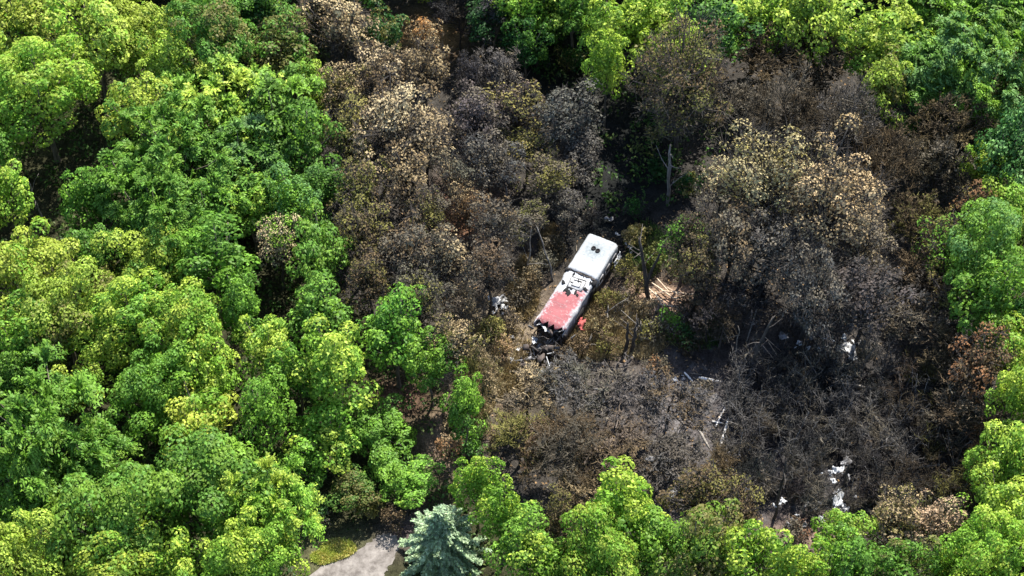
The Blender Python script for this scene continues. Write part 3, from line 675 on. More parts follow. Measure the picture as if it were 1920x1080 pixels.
# charred saplings of the black burn patch
BP = [(1390, 690), (1480, 660), (1640, 660), (1760, 700), (1800, 800), (1850, 900), (1800, 960), (1650, 950), (1480, 950), (1395, 900), (1350, 830)]
cand = []
for _ in range(4000):
    u, v = rg.uniform(1340, 1870), rg.uniform(650, 970)
    if not inpoly(u, v, BP): continue
    if math.hypot(u - 1578, v - 895) < 34 or math.hypot(u - 1350, v - 800) < 45 or (u < 1460 and v > 740 and rg.random() < .93) or math.hypot((u - 1580) / 2, v - 650) < 24: continue
    if all(math.hypot(u - a, (v - b) * 1.2) > 39 for a, b in cand): cand.append((u, v))
for (u, v) in cand[:140]:
    lms = [('the bright white curled sheet', 1572, 881), ('the largest white sheet', 1588, 652), ('the rusty crown', 1840, 685), ('the lime edge tree', 1895, 850), ('the tan scorched crown', 1680, 975),
           ('the leaning black trunk', 1392, 716), ('the thin white strip', 1405, 917), ('the dark bare crown', 1720, 600), ('the pointed white sheet', 1572, 934), ('the large ash-grey crown', 1520, 540), ('the green-flecked tan crown', 1745, 985), ('the brown bare crown', 1815, 770)]
    n_, a_, b_ = min(lms, key=lambda q: math.hypot(u - q[1], v - q[2])); du, dv = u - a_, v - b_
    far = 'well ' if math.hypot(du, dv) > 95 else 'just '
    wh = ('right of ' if du > 0 else 'left of ') if abs(du) > 1.6 * abs(dv) else ('below ' if dv > 0 else 'above ') if abs(dv) > 1.6 * abs(du) else (('lower' if dv > 0 else 'upper') + (' right of ' if du > 0 else ' left of '))
    brown = u > 1690 and rg.random() < .7; r_ = rg.uniform(30, 56); sz_ = 'small ' if r_ < 37 else 'tall ' if r_ > 49 else ''
    ck = ('Z/O/.4', 'Z/X/.4')[int(rg.integers(2))] if brown else ('X/P/.6', 'X/K/.5', 'X/Z/.4')[int(rg.integers(3))]
    plant(u, v - 12, r_, 'C', ck, f"{sz_}{'brownish' if brown else 'blackened'} bare sapling {far if wh[:2] not in ('lo', 'up') else ('far to the ' if far == 'well ' else 'at the ')}{wh}{n_}", 'charred saplings of the burn patch')

# trees of the wood just beyond the frame
side = []
for _ in range(6000):
    u, v = rg.uniform(-330, 2250), rg.uniform(-420, 1330)
    r = rg.uniform(72, 100)
    if -r * 1.0 < u < 1920 + r and -r * 1.05 < v < 1080 + r * 1.05: continue
    if 460 < u < 850 and v > 1080: continue
    if all(math.hypot(u - a, v - b) > 112 for a, b in side): side.append((u, v)); plant(u, v, r, 'B' if rg.random() < .8 else 'F', ['L/Y/.5', 'G/L/.5', 'L/G/.5', 'Y/L/.5'][int(rg.integers(4))],
        'green tree of the wood beyond the edge of the photo', 'trees beyond the edge of the photo')

# ------------------------------------------------------------------ stuff: undergrowth, litter, grass
def frame_pts(n, x=(-48, 48), y=(-40, 62)):
    p = np.stack([rg.uniform(*x, n), rg.uniform(*y, n)], 1); u, v = px(np.stack([p[:, 0], p[:, 1], p[:, 0] * 0], -1)); return p, u, v
p, u, v = frame_pts(7000); ok = (~inpoly(u, v, BURN) | (inpoly(u, v, CLEAR) & (rg.random(len(u)) < .8))) & ~inpoly(u, v, [(530, 1200), (560, 1040), (700, 960), (800, 960), (800, 1030), (740, 1200)]); p = p[ok]
mb = MB(); K = 16
C = np.repeat(np.concatenate([p, gz(p[:, 0], p[:, 1])[:, None] + rg.uniform(.2, 1.6, (len(p), 1)) ** 1.6], 1), K, 0); q = norm(rg.normal(size=(len(C), 3))) * rg.uniform(.2, 1, (len(C), 1)) * [.95, .95, .5]
lobv = np.repeat(rg.uniform(0, 1, len(p)), K)
mb.leaves(C + q, q + rg.normal(0, .4, C.shape) + [0, 0, .6], rg.uniform(.22, .45, len(C)), rg.uniform(.14, .24, len(C)), lob=lobv)
o = mb.build('undergrowth', M_LEAF); tag(o, 'dark green undergrowth covering the forest floor under the trees', 'undergrowth', kind='stuff'); o.color = (.05, .11, .025, 1); o['tint'] = [.09, .12, .04]; o['patch'] = .4
# burnt litter
p, u, v = frame_pts(16000); ok = inpoly(u, v, BURN) & ~inpoly(u, v, CLEAR); p = p[ok]; n = len(p)
a = rg.uniform(0, 6.28, n); L = rg.uniform(.2, .9, n); z = gz(p[:, 0], p[:, 1]) + .03
A = np.stack([p[:, 0], p[:, 1], z + rg.uniform(0, .1, n)], 1); B_ = A + np.stack([np.cos(a) * L, np.sin(a) * L, rg.uniform(0, .45, n) * L], 1)
mb = MB(); mb.sticks(A, B_, .022, .012, 3); o = mb.build('burnt_twigs', M_TWIG); tag(o, 'burnt twigs and sticks littering the blackened ground', 'twigs', kind='stuff'); o.color = (.11, .095, .08, 1); o['tint'] = [.3, .25, .19]; o['patch'] = .25
p, u, v = frame_pts(26000); ok = inpoly(u, v, BURN) & ~inpoly(u, v, CLEAR) & (rg.random(len(u)) < np.where((u > 1350) & (v > 600), .25, 1)); p = p[ok]; n = len(p); z = gz(p[:, 0], p[:, 1]) + rg.uniform(.03, .2, n)
mb = MB(); mb.leaves(np.concatenate([p, z[:, None]], 1), rg.normal(0, .5, (n, 3)) + [0, 0, 1], rg.uniform(.15, .34, n), rg.uniform(.1, .2, n))
o = mb.build('fallen_leaves', M_DRY); tag(o, 'fallen scorched leaves lying on the burnt ground', 'leaves', kind='stuff'); o.color = (.12, .09, .055, 1); o['tint'] = [.30, .2, .11]; o['patch'] = .45
# dry grass
def grass(name, spots, n, col, tint, label, h=(.3, .8)):
    P = []
    for (u, v, ru, rv) in spots:
        for _ in range(n):
            a = rg.uniform(0, 6.28); s = math.sqrt(rg.random()); q = at(u + cos(a) * ru * s, v + sin(a) * rv * s, 0); P.append(q)
    P = np.array(P); 
    uu, vv = px(P); P = P[~inpoly(uu, vv, PATH)]; P[:, 2] = gz(P[:, 0], P[:, 1]); k = len(P); mb = MB()
    d = norm(rg.normal(0, .45, (k, 3)) * [1, 1, .2] + [0, 0, 1]); L = rg.uniform(*h, k)
    mb.leaves(P + d * L[:, None] / 2, rg.normal(size=(k, 3)) * [1, 1, .4] + [0, -.3, .2], L, .06, along=d, bend=.0)
    o = mb.build(name, M_DRY); tag(o, label, 'grass', kind='stuff'); o.color = (*col, 1); o['tint'] = tint; o['patch'] = .5
grass('dry_grass', [(920, 660, 80, 60), (1010, 690, 60, 25), (1120, 640, 60, 40), (1200, 640, 50, 35), (960, 720, 50, 30), (890, 740, 40, 50), (985, 545, 28, 60), (1035, 465, 22, 40), (1150, 590, 60, 40)], 2300, (.30, .25, .15), [.24, .19, .10], 'straw-coloured dry grass around the torn end of the wreck')
grass('verge_grass', [(635, 1030, 34, 20), (608, 1046, 26, 14)], 2600, (.42, .50, .11), [.52, .46, .17], 'short yellow-green grass on the verge of the pale path', (.12, .3))
grass('green_brush', [(1290, 470, 50, 60), (1300, 620, 60, 40), (1210, 470, 40, 50), (880, 800, 40, 40)], 1300, (.08, .15, .04), [.15, .16, .07], 'green regrowth brush among the burnt trunks', (.3, .9))

# ------------------------------------------------------------------ snags, trunks, fallen wood
def snag(name, u, v, h, r, lean, mat, label, stubs=5, fork=False, group=None, jag=.25):
    b = at(u, v, 0); root = empty(name, (b[0], b[1], gzp(b[0], b[1]))); tag(root, label, 'dead tree' if h > 1.5 else 'stump', group or 'charred standing trunks')
    lx, ly = lean; k = 8; z = np.linspace(-.2, h, k); P = np.stack([z / h * lx + rg.normal(0, .05, k), z / h * ly + rg.normal(0, .05, k), z], 1)
    mb = MB(); mb.tube(P, np.linspace(r * 1.25, r * .5, k), 9, jag=jag); mb.build('trunk', mat, root)
    if fork:
        P2 = P[2:] + np.linspace(0, 1, k - 2)[:, None] * [-lx * 1.6 + .45, .1, -.4]; mb = MB(); mb.tube(P2, np.linspace(r * .8, r * .35, k - 2), 7, jag=jag); mb.build('fork', mat, root)
    for _ in range(stubs):
        s = rg.uniform(.3, .97); A = P[0] + (P[-1] - P[0]) * s; a = rg.uniform(0, 6.28); L = rg.uniform(.5, 1.8); mb = MB()
        e = A + np.array([cos(a) * L, sin(a) * L, L * rg.uniform(.2, .9)]); mb.tube([A, (A + e) / 2 + rg.normal(0, .08, 3), e], [r * .35, r * .22, .015], 5); mb.build('branch', mat, root)
    return root
snag('dead_tree', 1214, 556, 6.6, .17, (-.9, .2), M_CHAR, 'tall split snag with pale shreds right of the upper end of the wreck', 6, True, jag=.6)
snag('dead_tree', 1172, 662, 3.6, .14, (.05, .1), M_CHAR, 'left trunk of the charred pair standing below the wreck', 2)
snag('dead_tree', 1184, 664, 4.3, .14, (.2, 0), M_CHAR, 'right trunk of the charred pair standing below the wreck', 3)
snag('dead_tree', 1392, 716, 7.6, .15, (1.4, .1), M_CHAR, 'tall leaning black trunk left of the burn patch', 6)
snag('dead_tree', 1252, 385, 7.0, .13, (-.2, 0), M_ASHCHAR, 'thin grey trunk standing in the dark clearing', 7)
snag('dead_tree', 952, 432, 5.0, .16, (-.1, 0), M_CHAR, 'black trunk under the yellow-olive crown left of the clearing', 1)
snag('dead_tree', 822, 412, 3.6, .14, (-.3, 0), M_CHAR, 'black trunk beside the orange-pink crown', 1)
snag('dead_tree', 1575, 935, 4.2, .13, (.1, 0), M_CHAR, 'black trunk beside the lower white debris', 3)
snag('dead_tree', 1450, 975, 7.5, .09, (.1, 0), M_CHAR, 'thin black trunk at the bottom of the ashen ground', 4)
snag('dead_tree', 988, 520, 5.2, .06, (.3, .2), M_GREYBARK, 'thin pale grey stem left of the wreck', 1)
snag('dead_tree', 1038, 528, 5.6, .07, (-1.3, .6), M_GREYBARK, 'leaning pale stem behind the left side of the wreck', 1)
snag('dead_tree', 1440, 500, 5.5, .06, (.9, .3), M_GREYBARK, 'thin pale stem in front of the grey withered crown', 2)
snag('dead_tree', 85, 418, 5.0, .06, (-.6, .3), M_GREYBARK, 'bent pale stem in the dark hollow at left', 2)
snag('dead_tree', 1375, 690, 5.0, .04, (.0, .0), M_GREYBARK, 'thin pale upright stem left of the tall leaning black trunk', 0)
snag('dead_tree', 1240, 625, 2.6, .05, (-.1, .0), M_GREYBARK, 'short pale stick below the splintered wood', 0)

for (u, v, h, r, ln, lab) in [(1132, 600, 1.6, .11, (.3, 0), 'short snapped stump below the dark side of the wreck'), (1206, 640, 2.2, .1, (-.3, .1), 'snapped grey stump right of the charred pair'), (1228, 596, 1.3, .12, (.1, 0), 'short broken stump under the splinter heap'),
        (1296, 590, 3.0, .1, (.3, 0), 'thin broken snag right of the splinter heap'), (1312, 660, 2.6, .1, (-.4, 0), 'leaning broken snag in the soot above the level grey log'), (1345, 670, 3.6, .09, (.2, 0), 'thin blackened snag left of the leaning black trunk'), (1100, 655, 1.4, .1, (.2, 0), 'splintered pale stump below the red end')]:
    snag('dead_tree', u, v, h, r, ln, [M_GREYBARK, M_CHAR][h > 2.5], lab, 2, group='broken snags right of the wreck', jag=.45)
def log(name, u1, v1, u2, v2, r, mat, label, z=(.15, .15), group='splintered wood on the burnt ground', cat='wood'):
    A = at(u1, v1, z[0]); B = at(u2, v2, z[1]); root = MB(); q = np.linspace(0, 1, 6)[:, None]; P = A + (B - A) * q + rg.normal(0, r * .15, (6, 3)) * q * (1 - q) * 4; c0 = np.array([A[0], A[1], 0.])
    root.tube(P - c0, np.array([.7, 1, .95, 1, .8, .45]) * r, 6, jag=r * 1.5); o = root.build(name, mat); o.location = c0; tag(o, label, cat, group); return o
for (u1, v1, u2, v2, r) in [(1222, 530, 1272, 566, .06), (1232, 522, 1262, 556, .05), (1215, 540, 1250, 572, .06), (1205, 565, 1245, 560, .05), (1240, 545, 1300, 552, .05), (1218, 552, 1232, 590, .05),
        (1228, 548, 1244, 578, .07), (1250, 538, 1288, 562, .04), (1210, 548, 1262, 548, .04), (1235, 570, 1282, 578, .05), (1262, 560, 1310, 548, .06)]:
    log('wood_splinter', u1, v1, u2, v2, r, M_WOOD, 'pale splinter in the heap below the split snag', (.3, .15), 'splinter heap at the split snag')
for (u1, v1, u2, v2, r) in [(1420, 655, 1438, 682, .03), (1428, 645, 1452, 675, .03), (1440, 640, 1458, 668, .03), (1412, 668, 1440, 690, .03), (1432, 630, 1466, 660, .025), (1425, 672, 1462, 680, .025)]:
    log('wood_splinter', u1, v1, u2, v2, r, M_WOOD, 'thin pale splinter fanned beside the tall leaning black trunk', (.5, .1), 'fan of splinters by the black trunk')
log('splintered_log', 1350, 838, 1366, 785, .13, M_PALE, 'pale broken log standing out white left of the burn patch', (.2, .5))
log('splintered_log', 1342, 800, 1360, 762, .07, M_PALE, 'thin pale log above the white broken one')
log('splintered_log', 1335, 790, 1356, 794, .07, M_PALE, 'short pale piece across the top of the white broken log')
log('splintered_log', 1310, 708, 1352, 716, .13, M_PALE, 'pale grey log lying level below the tall black trunk')
log('splintered_log', 1283, 698, 1300, 716, .08, M_PALE, 'short pale log left of the level grey log')
log('splintered_log', 1296, 724, 1306, 738, .08, M_PALE, 'stubby pale chunk below the level grey log')
log('splintered_log', 1345, 785, 1370, 760, .05, M_WOOD, 'tan sliver right of the thin pale log')
log('splintered_log', 1195, 596, 1218, 622, .05, M_WOOD, 'tan stick right of the charred pair of trunks')
log('splintered_log', 1065, 628, 1078, 605, .06, M_WOOD, 'orange-tan splinter beside the red end of the wreck')
log('splintered_log', 940, 585, 985, 596, .05, M_WOOD, 'tan stick between the white sheet and the torn end')
log('splintered_log', 1400, 640, 1425, 560, .05, M_GREYBARK, 'thin grey pole leaning at the tall black trunk', (.2, 2.))
# orange heap at top centre: withered orange foliage
plant(798, 64, 27, 'S', 'A/U/.5', 'pale orange withered crown in a dark opening at the top centre')

# ------------------------------------------------------------------ metal sheets and scraps
def metal(name, c, rough=.35, dirt=(.1, .09, .085), amt=.35, metallic=.0, sc=1.4):
    m, t, b = nodes(name); tc = N(t, 'ShaderNodeTexCoord'); nz = noise(t, sc, 6, tc.outputs['Object'], .65); n2 = noise(t, 14, 3, tc.outputs['Object'])
    f = mathn(t, 'MULTIPLY_ADD', nz, 4.5, -4.5 * (1 - amt) + .6, clamp=True)
    f = mathn(t, 'ADD', mathn(t, 'MULTIPLY', f, .75), mathn(t, 'MULTIPLY', n2, .12))
    t.links.new(mixc(t, f, c, dirt), b.inputs['Base Color']); b.inputs['Roughness'].default_value = rough + .25; b.inputs['Specular IOR Level'].default_value = .25; b.inputs['Metallic'].default_value = metallic; return m
M_WHITE = metal('scuffed_white_paint', (.42, .43, .44), .45, (.16, .15, .14), .34, sc=3)
M_SCRAP = metal('bare_scrap', (.33, .33, .34), .5, (.05, .045, .04), .5, .3)
M_SOOT = metal('sooty_metal', (.035, .033, .032), .6, (.16, .12, .1), .4)
M_DARK = metal('dark_opening', (.012, .012, .013), .7, (.03, .03, .03), .3)
def sheet(name, u, v, sx, sy, label, z=.35, amp=.28, mat=None, rz=None, tilt=.25, group='scraps of metal on the burnt ground'):
    n = 9; X, Y = np.meshgrid(np.linspace(-.5, .5, n), np.linspace(-.5, .5, n)); ph = rg.uniform(0, 6, 6)
    Z = amp * (np.sin(X * 7 + ph[0] + Y * 4) * .5 + np.sin(Y * 9 + ph[1] - X * 5) * .4 + rg.uniform(-.55, .55, X.shape)) * min(sx, sy)
    ex = 1 + .2 * np.sin(Y * 5 + ph[2]) + rg.uniform(-.2, .12, X.shape); ey = 1 + .2 * np.sin(X * 4 + ph[3]) + rg.uniform(-.2, .12, X.shape)
    P = np.stack([X * sx * ex, Y * sy * ey, Z], -1).reshape(-1, 3); k = (np.arange(n - 1)[:, None] * n + np.arange(n - 1)).ravel(); F = np.stack([k, k + 1, k + n + 1, k + n], 1)
    mb = MB(); mb.add(P, F); o = mb.build(name, mat or M_WHITE); md = o.modifiers.new('thick', 'SOLIDIFY'); md.thickness = .02
    b = at(u, v, z); o.location = b; o.rotation_euler = (rg.uniform(-tilt, tilt), rg.uniform(-tilt, tilt), rg.uniform(0, 6) if rz is None else rz); tag(o, label, 'metal scrap', group); return o
sheet('metal_sheet', 936, 563, 1.3, .9, 'crumpled white sheet left of the wreck'); sheet('metal_scrap', 948, 577, .7, .5, 'small white scrap below the crumpled white sheet'); sheet('metal_scrap', 921, 560, .5, .35, 'smallest scrap left of the crumpled white sheet')
sheet('metal_sheet', 1588, 652, 1.3, .9, 'largest white sheet above the black burn patch', 1.2); sheet('metal_scrap', 1598, 668, .7, .6, 'white scrap below the largest sheet above the burn patch', 1.0)
sheet('metal_scrap', 1553, 636, .9, .6, 'white scrap left of the largest sheet above the burn patch', 1.2); sheet('metal_scrap', 1546, 652, .5, .7, 'narrow scrap hanging below the left one above the burn patch', 1.0)
sheet('metal_scrap', 1470, 630, .7, .6, 'grey-white scrap farthest left above the burn patch', 1., mat=M_SCRAP); sheet('metal_scrap', 1607, 640, .5, .5, 'grey scrap right of the largest sheet above the burn patch', 1.2, mat=M_SCRAP)
sheet('metal_sheet', 1572, 881, .75, .55, 'bright white curled sheet low in the black burn patch', 2.2); sheet('metal_scrap', 1586, 866, .5, .7, 'upright grey scrap touching the bright white curled sheet', 2.3, mat=M_SCRAP); sheet('metal_scrap', 1561, 884, .4, .5, 'small scrap at the left of the bright white curled sheet', 2.1)
sheet('metal_sheet', 1572, 934, 1.2, .6, 'pointed white sheet below the bright curled one', 2.6, amp=.4); sheet('metal_scrap', 1530, 948, .7, .6, 'grey-blue scrap left of the pointed white sheet', 1.2, mat=M_SCRAP); sheet('metal_scrap', 1584, 952, .6, .5, 'white scrap right under the pointed sheet', 1.4)
sheet('metal_scrap', 1405, 917, .7, .25, 'thin white strip on the ashen ground', .3); sheet('metal_scrap', 1540, 972, .4, .4, 'tiny white scrap above the yellow-topped tree', 1.5); sheet('metal_scrap', 1262, 925, .8, .4, 'grey-white strip between the olive-brown crown and bright tree', 3, mat=M_SCRAP)
sheet('metal_scrap', 1480, 985, .5, .6, 'pale tan scrap at the bottom of the ashen ground', .6, mat=M_SCRAP); sheet('metal_scrap', 1490, 975, .7, .3, 'grey scrap beside the pale tan one at the bottom', .8, mat=M_SCRAP)
sheet('metal_scrap', 1220, 860, .6, .4, 'small grey-white scrap inside the bare thicket', 3.6, mat=M_SCRAP)
sheet('metal_scrap', 1143, 410, .7, .5, 'bluish-grey scrap in shade above the wreck', .3, mat=M_SCRAP)
sheet('metal_scrap', 1048, 600, .6, .5, 'tan-white flap on the ground beside the red end', .5)

for (n_, pts_, lab, zz) in ((12, (1545, 642, 75, 18), 'small grey scrap in the debris string above the burn patch', 2.0), (12, (1570, 915, 40, 45), 'small pale scrap among the white debris low in the burn patch', 2.4), (7, (1500, 960, 70, 26), 'small ash-grey scrap at the bottom of the burn patch', 2.2),
        (7, (938, 572, 26, 16), 'small scrap around the crumpled white sheet', .3), (9, (965, 655, 32, 26), 'small scrap around the torn end of the wreck', .3), (8, (1320, 735, 60, 45), 'small pale scrap on the ash below the tall black trunk', .2), (6, (1170, 480, 26, 50), 'small scrap along the dark side of the wreck', .4)):
    for _ in range(n_):
        a_ = rg.uniform(0, 6.28); s_ = math.sqrt(rg.random()); w_ = rg.uniform(.18, .5)
        sheet('metal_scrap', pts_[0] + cos(a_) * pts_[2] * s_, pts_[1] + sin(a_) * pts_[3] * s_, w_, w_ * rg.uniform(.3, .9), lab, zz, mat=[M_WHITE, M_SCRAP][_ % 2], tilt=.8, group=lab.replace('small', 'scraps:', 1))
for k_, (u1, v1, u2, v2) in enumerate([(1450, 780, 1530, 760), (1500, 870, 1560, 840), (1640, 780, 1690, 850), (1420, 850, 1445, 930), (1700, 880, 1770, 870), (1600, 720, 1660, 735), (1480, 720, 1500, 790), (1290, 770, 1330, 840), (1395, 730, 1440, 790), (1250, 640, 1320, 650), (1330, 640, 1390, 628)]):
    log('fallen_trunk', u1, v1, u2, v2, rg.uniform(.07, .13), M_GREYBARK if k_ % 3 else M_CHAR, 'ashen fallen trunk lying in the burn patch', (.2, rg.uniform(.2, .8)), 'fallen trunks in the burn patch', 'fallen trunk')

# ------------------------------------------------------------------ the wreck
ZR = 2.35
Pa = at(1005, 592, ZR); Pb = at(1104, 436, ZR); Pc = at(1157, 462, ZR)
ax = (Pb - Pa); ax[2] = 0; Lr = np.linalg.norm(ax); ax /= Lr; wd = np.array([ax[1], -ax[0], 0]); Wd = float((Pc - Pb) @ wd)
org = Pa + wd * Wd / 2; org[2] = 0
print('wreck length', Lr, 'width', Wd)
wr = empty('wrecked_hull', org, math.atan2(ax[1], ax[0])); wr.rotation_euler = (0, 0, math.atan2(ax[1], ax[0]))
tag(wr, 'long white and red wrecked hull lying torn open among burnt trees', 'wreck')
# local: x along the hull (0 = torn red end, Lr = intact end), y positive = left/far side, z up
m, t, b = nodes('hull_paint'); tc = N(t, 'ShaderNodeTexCoord'); sp = N(t, 'ShaderNodeSeparateXYZ'); t.links.new(tc.outputs['Object'], sp.inputs[0])
nz = noise(t, 1.1, 5, tc.outputs['Object'], .65); n2 = noise(t, 5, 5, tc.outputs['Object'], .7)
xx = mathn(t, 'ADD', sp.outputs['X'], mathn(t, 'MULTIPLY', mathn(t, 'SUBTRACT', nz, .5), 2.4))
xx = mathn(t, 'ADD', xx, mathn(t, 'MULTIPLY', mathn(t, 'SUBTRACT', n2, .5), .8))
redx = mathn(t, 'MULTIPLY_ADD', mathn(t, 'ADD', xx, mathn(t, 'MULTIPLY', sp.outputs['Y'], .55)), -2.0, 7.0, clamp=True)
c = mixc(t, mathn(t, 'MULTIPLY', mathn(t, 'MULTIPLY', redx, mathn(t, 'MULTIPLY_ADD', mathn(t, 'ADD', mathn(t, 'ABSOLUTE', mathn(t, 'ADD', sp.outputs['Y'], -.0)), mathn(t, 'MULTIPLY', mathn(t, 'SUBTRACT', n2, .5), 1.6)), -2.6, 3.1, clamp=True)), .9), (.33, .345, .36), (.23, .05, .055))
# scuffs: pale scrapes through the red, soot on the flanks and a stain round the vents
c = mixc(t, mathn(t, 'MULTIPLY_ADD', n2, 6, -3.3, clamp=True), c, mixc(t, .6, c, (.40, .35, .33)))
n3 = noise(t, 2.6, 6, tc.outputs['Object'], .75); c = mixc(t, mathn(t, 'MULTIPLY', mathn(t, 'MULTIPLY_ADD', n3, 6, -3.25, clamp=True), .6), c, (.10, .10, .098))
ln = mathn(t, 'LESS_THAN', mathn(t, 'ABSOLUTE', mathn(t, 'SUBTRACT', mathn(t, 'FRACT', mathn(t, 'MULTIPLY', sp.outputs['X'], .82)), .5)), .012)
c = mixc(t, mathn(t, 'MULTIPLY', ln, .55), c, (.18, .18, .18))
e_ = mathn(t, 'MULTIPLY', mathn(t, 'MULTIPLY_ADD', mathn(t, 'SUBTRACT', sp.outputs['X'], Lr), 3., 1.3, clamp=True), mathn(t, 'MULTIPLY_ADD', n2, 4, -1.9, clamp=True)); c = mixc(t, e_, c, (.10, .11, .115))
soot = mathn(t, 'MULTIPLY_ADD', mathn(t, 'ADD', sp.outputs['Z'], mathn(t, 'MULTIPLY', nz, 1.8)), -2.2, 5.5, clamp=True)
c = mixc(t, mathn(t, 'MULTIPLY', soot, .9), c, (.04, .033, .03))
vd = N(t, 'ShaderNodeVectorMath', operation='DISTANCE'); t.links.new(tc.outputs['Object'], vd.inputs[0]); vd.inputs[1].default_value = (Lr - 1.35, .05, ZR)
st = mathn(t, 'MULTIPLY', mathn(t, 'MULTIPLY_ADD', vd.outputs['Value'], -.8, 1.3, clamp=True), mathn(t, 'MULTIPLY_ADD', n2, 1.8, -.3, clamp=True))
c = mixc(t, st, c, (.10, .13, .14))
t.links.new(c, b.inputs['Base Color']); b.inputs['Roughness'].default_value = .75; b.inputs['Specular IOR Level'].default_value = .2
bp = N(t, 'ShaderNodeBump'); bp.inputs['Strength'].default_value = .7; bp.inputs['Distance'].default_value = .12; t.links.new(nz, bp.inputs['Height']); t.links.new(bp.outputs[0], b.inputs['Normal'])
M_HULL = m
def hull_shell(x0, x1, hw, ht, nx, rear=False, dz=0., dent=.03, jag=0.):
    """rounded box shell: bottom corner, wall, round shoulder, roof, shoulder, wall"""
    prof = [(-hw * .94, .25), (-hw, .9), (-hw, ht - .62)]
    for a in np.linspace(180, 92, 6): prof.append((-hw + .26 + .26 * cos(radians(a)), ht - .24 + .24 * sin(radians(a))))
    for y in np.linspace(-hw + .45, hw - .45, 7): prof.append((y, ht + .05 * (1 - (y / hw) ** 2)))
    for a in np.linspace(88, 0, 6): prof.append((hw - .26 + .26 * cos(radians(a)), ht - .24 + .24 * sin(radians(a))))
    prof += [(hw, ht - .62), (hw, .9), (hw * .94, .25)]
    prof = np.array(prof); k = len(prof); V = []; xs = np.linspace(x0, x1, nx)
    st_ = [(x, 1.0, 0) for x in xs]
    if rear: st_ += [(x1 + .12, .985, 0), (x1 + .165, .93, 0), (x1 + .17, .45, 0), (x1 + .16, .03, 0)]
    for i, (x, s, _) in enumerate(st_):
        cz = ht * .55
        for j, (y, z) in enumerate(prof):
            d = rg.normal(0, dent * .3) + dent * .6 * math.sin(x * 2.1 + 2.5 * math.sin(y * 1.7 + x * .6)) * (.4 + .6 * math.sin(x * 1.3 + y))
            jx = rg.uniform(-jag, jag * .3) if i == 0 else 0
            V.append((x + jx, y * s + d * np.sign(y) * .5, cz + (z - cz) * s + d * .7 + dz))
    F = [[i * k + j, (i + 1) * k + j, (i + 1) * k + j + 1, i * k + j + 1] for i in range(len(st_) - 1) for j in range(k - 1)]
    mb = MB(); mb.add(V, F); return mb
xs = Lr * .575
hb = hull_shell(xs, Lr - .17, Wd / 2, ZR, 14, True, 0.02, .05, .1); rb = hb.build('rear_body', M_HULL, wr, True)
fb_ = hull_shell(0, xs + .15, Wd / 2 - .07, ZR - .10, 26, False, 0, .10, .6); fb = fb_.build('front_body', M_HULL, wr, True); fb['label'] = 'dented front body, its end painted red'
for o in (rb, fb):
    md = o.modifiers.new('thick', 'SOLIDIFY'); md.thickness = .04; md.offset = -1
# ragged seam lip (dark gap with bent flaps)
mb = MB()
for i in range(22):
    y = np.interp(i, [0, 21], [-Wd / 2 + .15, Wd / 2 - .15]); mb.box((xs - .07 + rg.uniform(-.05, .05), y, ZR - .01), (rg.uniform(.10, .22), .10, .035), tw=.015)
mb.build('torn_seam', M_SOOT, wr)
mb = MB(); mb.box((xs - .1, Wd / 2 - .12, ZR - .12), (.28, .34, .16), tw=.05); mb.build('seam_tear', M_DARK, wr)
mb = MB(); mb.box((xs - .35, -Wd / 2 + .05, ZR - .22), (.42, .3, .3), tw=.07); mb.build('seam_tear', M_DARK, wr)
# vents on the rear roof
for (dx, dy) in ((-1.28, .22), (-1.36, -.16)):
    v_ = MB(); a = np.linspace(0, 2 * pi, 13)[:-1]; ring = [(cos(q) * .2, sin(q) * .17) for q in a]
    V = [(x * s, y * s, z) for (s, z) in ((1.15, -.04), (1, .07), (.78, .09), (.70, .02), (.02, .015)) for (x, y) in ring]
    F = [[i * 12 + j, i * 12 + (j + 1) % 12, (i + 1) * 12 + (j + 1) % 12, (i + 1) * 12 + j] for i in range(4) for j in range(12)]
    v_.add(V, F); o = v_.build('roof_vent', M_DARK, wr); o.location = (Lr + dx, dy, ZR + .07)
# roof hatch frames on the front roof
def frame(x, y, sx, sy, name, mat, rot=0, w_=.06, z=None):
    mb = MB()
    for s in (-1, 1):
        mb.box((0, s * sy / 2, 0), (sx + w_, w_, .07)); mb.box((s * sx / 2, 0, .003), (w_, sy - w_, .066))
    o = mb.build(name, mat, wr); o.location = (x, y, (z or ZR - .03)); o.rotation_euler = (0, 0, rot); return o
f1 = frame(xs - 1.05, -.1, 1.0, 1.15, 'roof_hatch', M_SCRAP, .08); mb = MB(); mb.box((0, 0, -.015), (.9, 1.05, .03), tw=.02); mb.build('hatch_panel', M_WHITE, f1)
frame(xs - 1.05, -.1, .55, .6, 'hatch_rim', M_SCRAP, .12, .045, ZR + .01)
for (x, y, a, s) in ((xs - 1.35, .82, .5, .42), (xs - 1.9, .35, -.3, .5), (xs - 1.75, -.35, .2, .4), (xs - .5, -.95, .1, .3), (xs - 2.0, -.62, .6, .3), (xs - 1.65, .05, 1.2, .3), (xs - .35, .5, .1, .35), (xs - 1.2, -.85, 1.4, .45), (xs - 2.1, .1, .1, .55), (xs - .75, -.1, .4, .3), (xs - 1.1, .25, 1.5, .26)):
    mb = MB(); k = 9; q = np.linspace(0, 2 * pi, k + 1)[:-1]; r = rg.uniform(.6, 1.5, k)
    V = [(cos(w_) * r_ * s / 2, sin(w_) * r_ * s * .28, .0) for w_, r_ in zip(q, r)] + [(cos(w_) * r_ * s / 2.3, sin(w_) * r_ * s * .22, .045) for w_, r_ in zip(q, r)]
    mb.add(V, [[j, (j + 1) % k, k + (j + 1) % k, k + j] for j in range(k)]); mb.add(V[k:] + [(0, 0, .03)], [[j, (j + 1) % k, k] for j in range(k)])
    o = mb.build('roof_tear', M_DARK, wr); o.location = (x, y, ZR - .035); o.rotation_euler = (0, 0, a)
